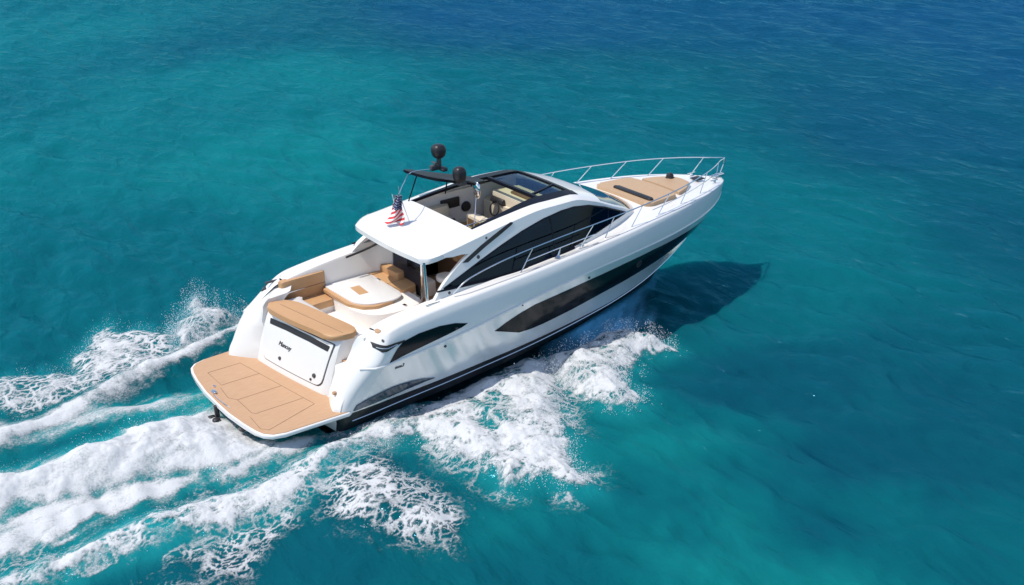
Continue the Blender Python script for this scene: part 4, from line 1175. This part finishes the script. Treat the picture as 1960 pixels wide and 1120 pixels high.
def sea_material():
    mt, nt, b = mat('sea_water')
    L = nt.links.new
    a1 = N(nt, 'ShaderNodeAttribute', attribute_name='deep'); a2 = N(nt, 'ShaderNodeAttribute', attribute_name='aerated')
    geo = N(nt, 'ShaderNodeNewGeometry')
    r1 = N(nt, 'ShaderNodeValToRGB'); e = r1.color_ramp.elements
    e[0].position = 0; e[0].color = (.0042, .155, .162, 1)
    e[1].position = 1; e[1].color = (.0035, .046, .115, 1)
    q = e.new(.35); q.color = (.0024, .092, .115, 1)
    q = e.new(.7); q.color = (.0026, .058, .092, 1)
    L(a1.outputs['Fac'], r1.inputs[0])
    mx = N(nt, 'ShaderNodeMix', data_type='RGBA'); mx.inputs[7].default_value = (.012, .30, .32, 1)
    mm = N(nt, 'ShaderNodeMath', operation='MULTIPLY'); mm.inputs[1].default_value = .95; L(a2.outputs['Fac'], mm.inputs[0])
    L(mm.outputs[0], mx.inputs[0]); L(r1.outputs[0], mx.inputs[6])
    L(mx.outputs[2], b.inputs['Base Color'])
    b.inputs['Roughness'].default_value = .14; b.inputs['IOR'].default_value = 1.333
    b.inputs['Specular IOR Level'].default_value = 0.0
    b.inputs['Subsurface Weight'].default_value = .4; b.inputs['Subsurface Radius'].default_value = (.3, 1.2, 1.4); b.inputs['Subsurface Scale'].default_value = 2.6
    mp = N(nt, 'ShaderNodeMapping'); mp.inputs['Rotation'].default_value = (0, 0, R(-25)); mp.inputs['Scale'].default_value = (1, .42, 1)
    L(geo.outputs['Position'], mp.inputs[0])
    n1 = N(nt, 'ShaderNodeTexNoise', noise_type='RIDGED_MULTIFRACTAL', Scale=1.5, Detail=3.0, Roughness=.5, Distortion=.35, Offset=.9, Gain=1.1); L(mp.outputs[0], n1.inputs['Vector'])
    mp2 = N(nt, 'ShaderNodeMapping'); mp2.inputs['Rotation'].default_value = (0, 0, R(20)); mp2.inputs['Scale'].default_value = (1, .55, 1)
    L(geo.outputs['Position'], mp2.inputs[0])
    n2 = N(nt, 'ShaderNodeTexNoise', Scale=1.15, Detail=5.0, Roughness=.52, Distortion=.5); L(mp2.outputs[0], n2.inputs['Vector'])
    b1 = N(nt, 'ShaderNodeBump', Strength=1.0, Distance=.030); L(n1.outputs['Fac'], b1.inputs['Height'])
    b2 = N(nt, 'ShaderNodeBump', Strength=1.0, Distance=.19); L(n2.outputs['Fac'], b2.inputs['Height']); L(b1.outputs[0], b2.inputs['Normal'])
    n3 = N(nt, 'ShaderNodeTexNoise', Scale=5.5, Detail=3.0, Roughness=.5, Distortion=.4); L(mp.outputs[0], n3.inputs['Vector'])
    b3 = N(nt, 'ShaderNodeBump', Strength=1.0, Distance=.022); L(n3.outputs['Fac'], b3.inputs['Height']); L(b2.outputs[0], b3.inputs['Normal'])
    b2 = b3
    L(b2.outputs[0], b.inputs['Normal'])
    # sky mirror, cut down as through a polarising filter
    gl = N(nt, 'ShaderNodeBsdfGlossy', Roughness=.06, Color=(.22, .66, 1.0, 1)); L(b2.outputs[0], gl.inputs['Normal'])
    fr = N(nt, 'ShaderNodeFresnel', IOR=1.333); L(b2.outputs[0], fr.inputs['Normal'])
    fm = N(nt, 'ShaderNodeMath', operation='MULTIPLY'); fm.inputs[1].default_value = .26; L(fr.outputs[0], fm.inputs[0])
    ms = N(nt, 'ShaderNodeMixShader'); L(fm.outputs[0], ms.inputs[0]); L(b.outputs[0], ms.inputs[1]); L(gl.outputs[0], ms.inputs[2])
    L(ms.outputs[0], nt.nodes['Material Output'].inputs[0])
    return mt
sea_me.materials.append(sea_material())
sea = bpy.data.objects.new('sea', sea_me); COL.objects.link(sea)
tag(sea, 'turquoise sea turning deep blue in the distance with small ripples', 'sea', kind='structure')

# ---- foam: a frothy layer standing on the water
def foam_material():
    mt, nt, b = mat('sea_foam')
    L = nt.links.new
    a = N(nt, 'ShaderNodeAttribute', attribute_name='cover')
    geo = N(nt, 'ShaderNodeNewGeometry')
    nz = N(nt, 'ShaderNodeTexNoise', Scale=22.0, Detail=5.0, Roughness=.65); L(geo.outputs['Position'], nz.inputs['Vector'])
    vo = N(nt, 'ShaderNodeTexVoronoi', Scale=16.0); L(geo.outputs['Position'], vo.inputs['Vector'])
    # opacity: cover pushed by fine froth
    s1 = N(nt, 'ShaderNodeMath', operation='SUBTRACT'); s1.inputs[1].default_value = .5; L(nz.outputs['Fac'], s1.inputs[0])
    s2 = N(nt, 'ShaderNodeMath', operation='MULTIPLY_ADD'); s2.inputs[1].default_value = 1.0; L(s1.outputs[0], s2.inputs[0]); L(a.outputs['Fac'], s2.inputs[2])
    mr = N(nt, 'ShaderNodeMapRange', interpolation_type='SMOOTHSTEP'); mr.inputs[1].default_value = .05; mr.inputs[2].default_value = .98; L(s2.outputs[0], mr.inputs[0])
    b.inputs['Base Color'].default_value = (.585, .60, .615, 1); b.inputs['Roughness'].default_value = .75
    b.inputs['Specular IOR Level'].default_value = .2
    L(mr.outputs[0], b.inputs['Alpha'])
    bp = N(nt, 'ShaderNodeBump', Strength=.35, Distance=.04); L(nz.outputs['Fac'], bp.inputs['Height']); L(bp.outputs[0], b.inputs['Normal'])
    return mt
M_FOAM = foam_material()
G = .030
def foam_object(name, names, lines, label, cat, x0, x1, y0, y1, claim):
    fx = np.arange(x0, x1, G); fy = np.arange(y0, y1, G)
    X, Y = np.meshgrid(fx, fy, indexing='ij')
    A, _ = foam_fields(X, Y)
    A = A*claim(X, Y)
    A = A*(in_hull(X, Y) < .06)
    H = sea_h(X, Y)
    lump = (fbm(X*1.8, Y*1.8, 201, 3)-.45)*.14+(fbm(X*5.5, Y*5.5, 211, 4)-.5)*.085+(vnoise(X*16, Y*16, 221)-.5)*.025
    big = np.zeros(X.shape)
    for n_ in ('WASH', 'BOW1', 'BOW2', 'BAND', 'PORTPLUME'):
        big = np.maximum(big, sstep(-.05, .4, sd(n_, X, Y)))
    d, t = line_d(X, Y, WK['PORTC']); big = np.maximum(big, .7*np.exp(-(d/.3)**2))
    Z = H+.010+A*(.012+np.clip(lump, -.03, 1)*big*.85+.015*big)
    keep = (A[:-1, :-1]+A[1:, :-1]+A[:-1, 1:]+A[1:, 1:]) > .12
    id_ = np.arange(X.size).reshape(X.shape)
    q = np.stack([id_[:-1, :-1], id_[1:, :-1], id_[1:, 1:], id_[:-1, 1:]], -1)[keep]
    used, inv = np.unique(q, return_inverse=True)
    me = bpy.data.meshes.new(name)
    fast_mesh(me, np.stack([X, Y, Z], -1).reshape(-1, 3)[used], inv.reshape(-1, 4))
    set_attr(me, 'cover', A.ravel()[used])
    me.materials.append(M_FOAM)
    o = bpy.data.objects.new(name, me); COL.objects.link(o)
    tag(o, label, cat, kind='stuff')
    return o
def c_wash(X, Y):
    s_ = np.maximum(sd('WASH', X, Y), sd('SOFT', X, Y)); other = np.maximum(sd('BAND', X, Y), np.maximum(sd('BOW2', X, Y), sd('LACEL', X, Y)))
    return ((Y < .98+.0*X) & (s_ > other) & (X < 2.2)).astype(float)
def c_star(X, Y):
    return ((Y < 0) & (c_wash(X, Y) < .5)).astype(float)
def c_port(X, Y):
    return ((Y >= -.2) & (c_wash(X, Y) < .5)).astype(float)
foam_object('stern_wash', (), (), 'thick white churned wash streaming from under the swim platform', 'foam', -5.3, 2.3, -3.2, 1.6, c_wash)
foam_object('bow_wave_foam', (), (), 'white breaking foam thrown out along the starboard side of the yacht', 'foam', -5.6, 11.2, -7.2, 0, c_star)
foam_object('port_wake_foam', (), (), 'lacy white foam and thin crests trailing behind the port quarter of the yacht', 'foam', -5.3, 3.6, -.2, 7.2, c_port)

# ---- spray: droplets flung above the breaking foam, and the sheet under the bow
def spray():
    rg = np.random.RandomState(11); V = []; F = []
    base = np.array([(1, 0, -.7), (-.5, .87, -.7), (-.5, -.87, -.7), (0, 0, 1.1)])
    tri = ((0, 1, 2), (0, 3, 1), (1, 3, 2), (2, 3, 0))
    def add(x, y, z, r_):
        o = len(V)
        a = rg.rand()*6.28; c, s_ = math.cos(a), math.sin(a)
        for b in base: V.append((x+r_*(b[0]*c-b[1]*s_), y+r_*(b[0]*s_+b[1]*c), z+r_*b[2]))
        for t in tri: F.append(tuple(o+k for k in t))
    def region(name, n, zmax, out, rmax, bias=1.0):
        P = np.array(WK[name]); lo = P.min(0)-out; hi = P.max(0)+out
        X = lo[0]+(hi[0]-lo[0])*rg.rand(n*8); Y = lo[1]+(hi[1]-lo[1])*rg.rand(n*8)
        s_ = poly_sd(X, Y, P)+.30*(fbm(X*2, Y*2, 301, 3)-.5)
        pr = np.exp(-(np.maximum(0, -s_)/(out*.35))**2)*np.where(s_ > 0, np.exp(-s_/.5), 1)*(fbm(X*3, Y*3, 311, 3) > .47)
        k = (rg.rand(len(X)) < pr) & (in_hull(X, Y) < np.where(X < 7, -.6, -.35))
        X = X[k][:n]; Y = Y[k][:n]
        H = sea_h(X, Y)
        for x, y, h in zip(X, Y, H): add(x, y, h+.02+zmax*rg.rand()**2.0, rmax*(.25+.75*rg.rand()**2))
    region('BOW1', 7000, .40, .50, .012); region('BOW2', 7000, .32, .45, .012)
    region('PORTPLUME', 5500, .60, .45, .012); region('PORTLACE', 3600, .25, .40, .010)
    region('WASH', 1500, .3, .2, .010); region('LACEM', 1500, .1, .3, .010); region('BAND', 1500, .15, .25, .010)
    me = bpy.data.meshes.new('spray')
    fast_mesh(me, np.array(V), np.array(F))
    me.polygons.foreach_set('use_smooth', np.zeros(len(F), bool))
    me.materials.append(simple('spray_drops', (.82, .84, .86), .5))
    o = bpy.data.objects.new('spray', me); COL.objects.link(o)
    tag(o, 'fine white droplets flung above the edges of the breaking foam', 'spray', kind='stuff')
spray()
def bow_sheet():
    """thin curtain of water peeling off the starboard chine and falling into the bow wave"""
    nu, nv = 150, 36
    X = np.linspace(7.4, 12.4, nu); V = []; A = []
    for x in X:
        yc = float(row_y(ROWS[3], x)); zc = float(z_chine(x))
        t0 = (x-7.4)/5.0
        p0 = np.array([x+SHEAR*yc, -yc+.10, 0])
        p0[2] = zc+(x-2.2)*math.sin(PITCH)-.20+.12*t0**2
        reach = .25+.75*t0
        for j in range(nv):
            v = j/(nv-1)
            q = p0+np.array([-.55*t0*v-.1*v, -(reach*(v**.9)), -(p0[2]-.10)*(v**1.35)+.10*math.sin(v*3.1)*t0])
            V.append(q)
            s1 = float(fbm(np.array([x*1.3+v*1.1]), np.array([v*2.2]), 401, 4)[0])
            s2 = float(fbm(np.array([x*5.+v*3]), np.array([v*3.5]), 411, 4)[0])
            a = (.66+.7*(s1-.5)+.3*(s2-.5))*min(1, v*4+.05)*min(1, t0*3)*min(1, max(0, (1-t0)*4.5-1.2*(1-s1)))
            A.append(max(0, min(1, a)))
    me = bpy.data.meshes.new('bow_spray_sheet')
    fast_mesh(me, np.array(V), np.array(grid_faces(nu, nv)))
    set_attr(me, 'cover', np.array(A))
    mt, nt, b = mat('water_sheet'); L = nt.links.new
    a = N(nt, 'ShaderNodeAttribute', attribute_name='cover')
    geo = N(nt, 'ShaderNodeNewGeometry')
    nz = N(nt, 'ShaderNodeTexNoise', Scale=5.0, Detail=6.0, Roughness=.65); L(geo.outputs['Position'], nz.inputs['Vector'])
    mr = N(nt, 'ShaderNodeMapRange'); mr.inputs[1].default_value = .3; mr.inputs[2].default_value = .75; mr.inputs[3].default_value = .75; mr.inputs[4].default_value = 1.05; L(nz.outputs['Fac'], mr.inputs[0])
    mu = N(nt, 'ShaderNodeMath', operation='MULTIPLY'); mu.use_clamp = True; L(a.outputs['Fac'], mu.inputs[0]); L(mr.outputs[0], mu.inputs[1])
    b.inputs['Base Color'].default_value = (.09, .40, .66, 1); b.inputs['Roughness'].default_value = .35  # blue of shade and reflection put into the spray's base colour
    L(mu.outputs[0], b.inputs['Alpha'])
    me.materials.append(mt)
    o = bpy.data.objects.new('bow_spray_sheet', me); COL.objects.link(o)
    tag(o, 'bluish curtain of shaded spray falling from under the starboard bow', 'spray', kind='stuff')
bow_sheet()
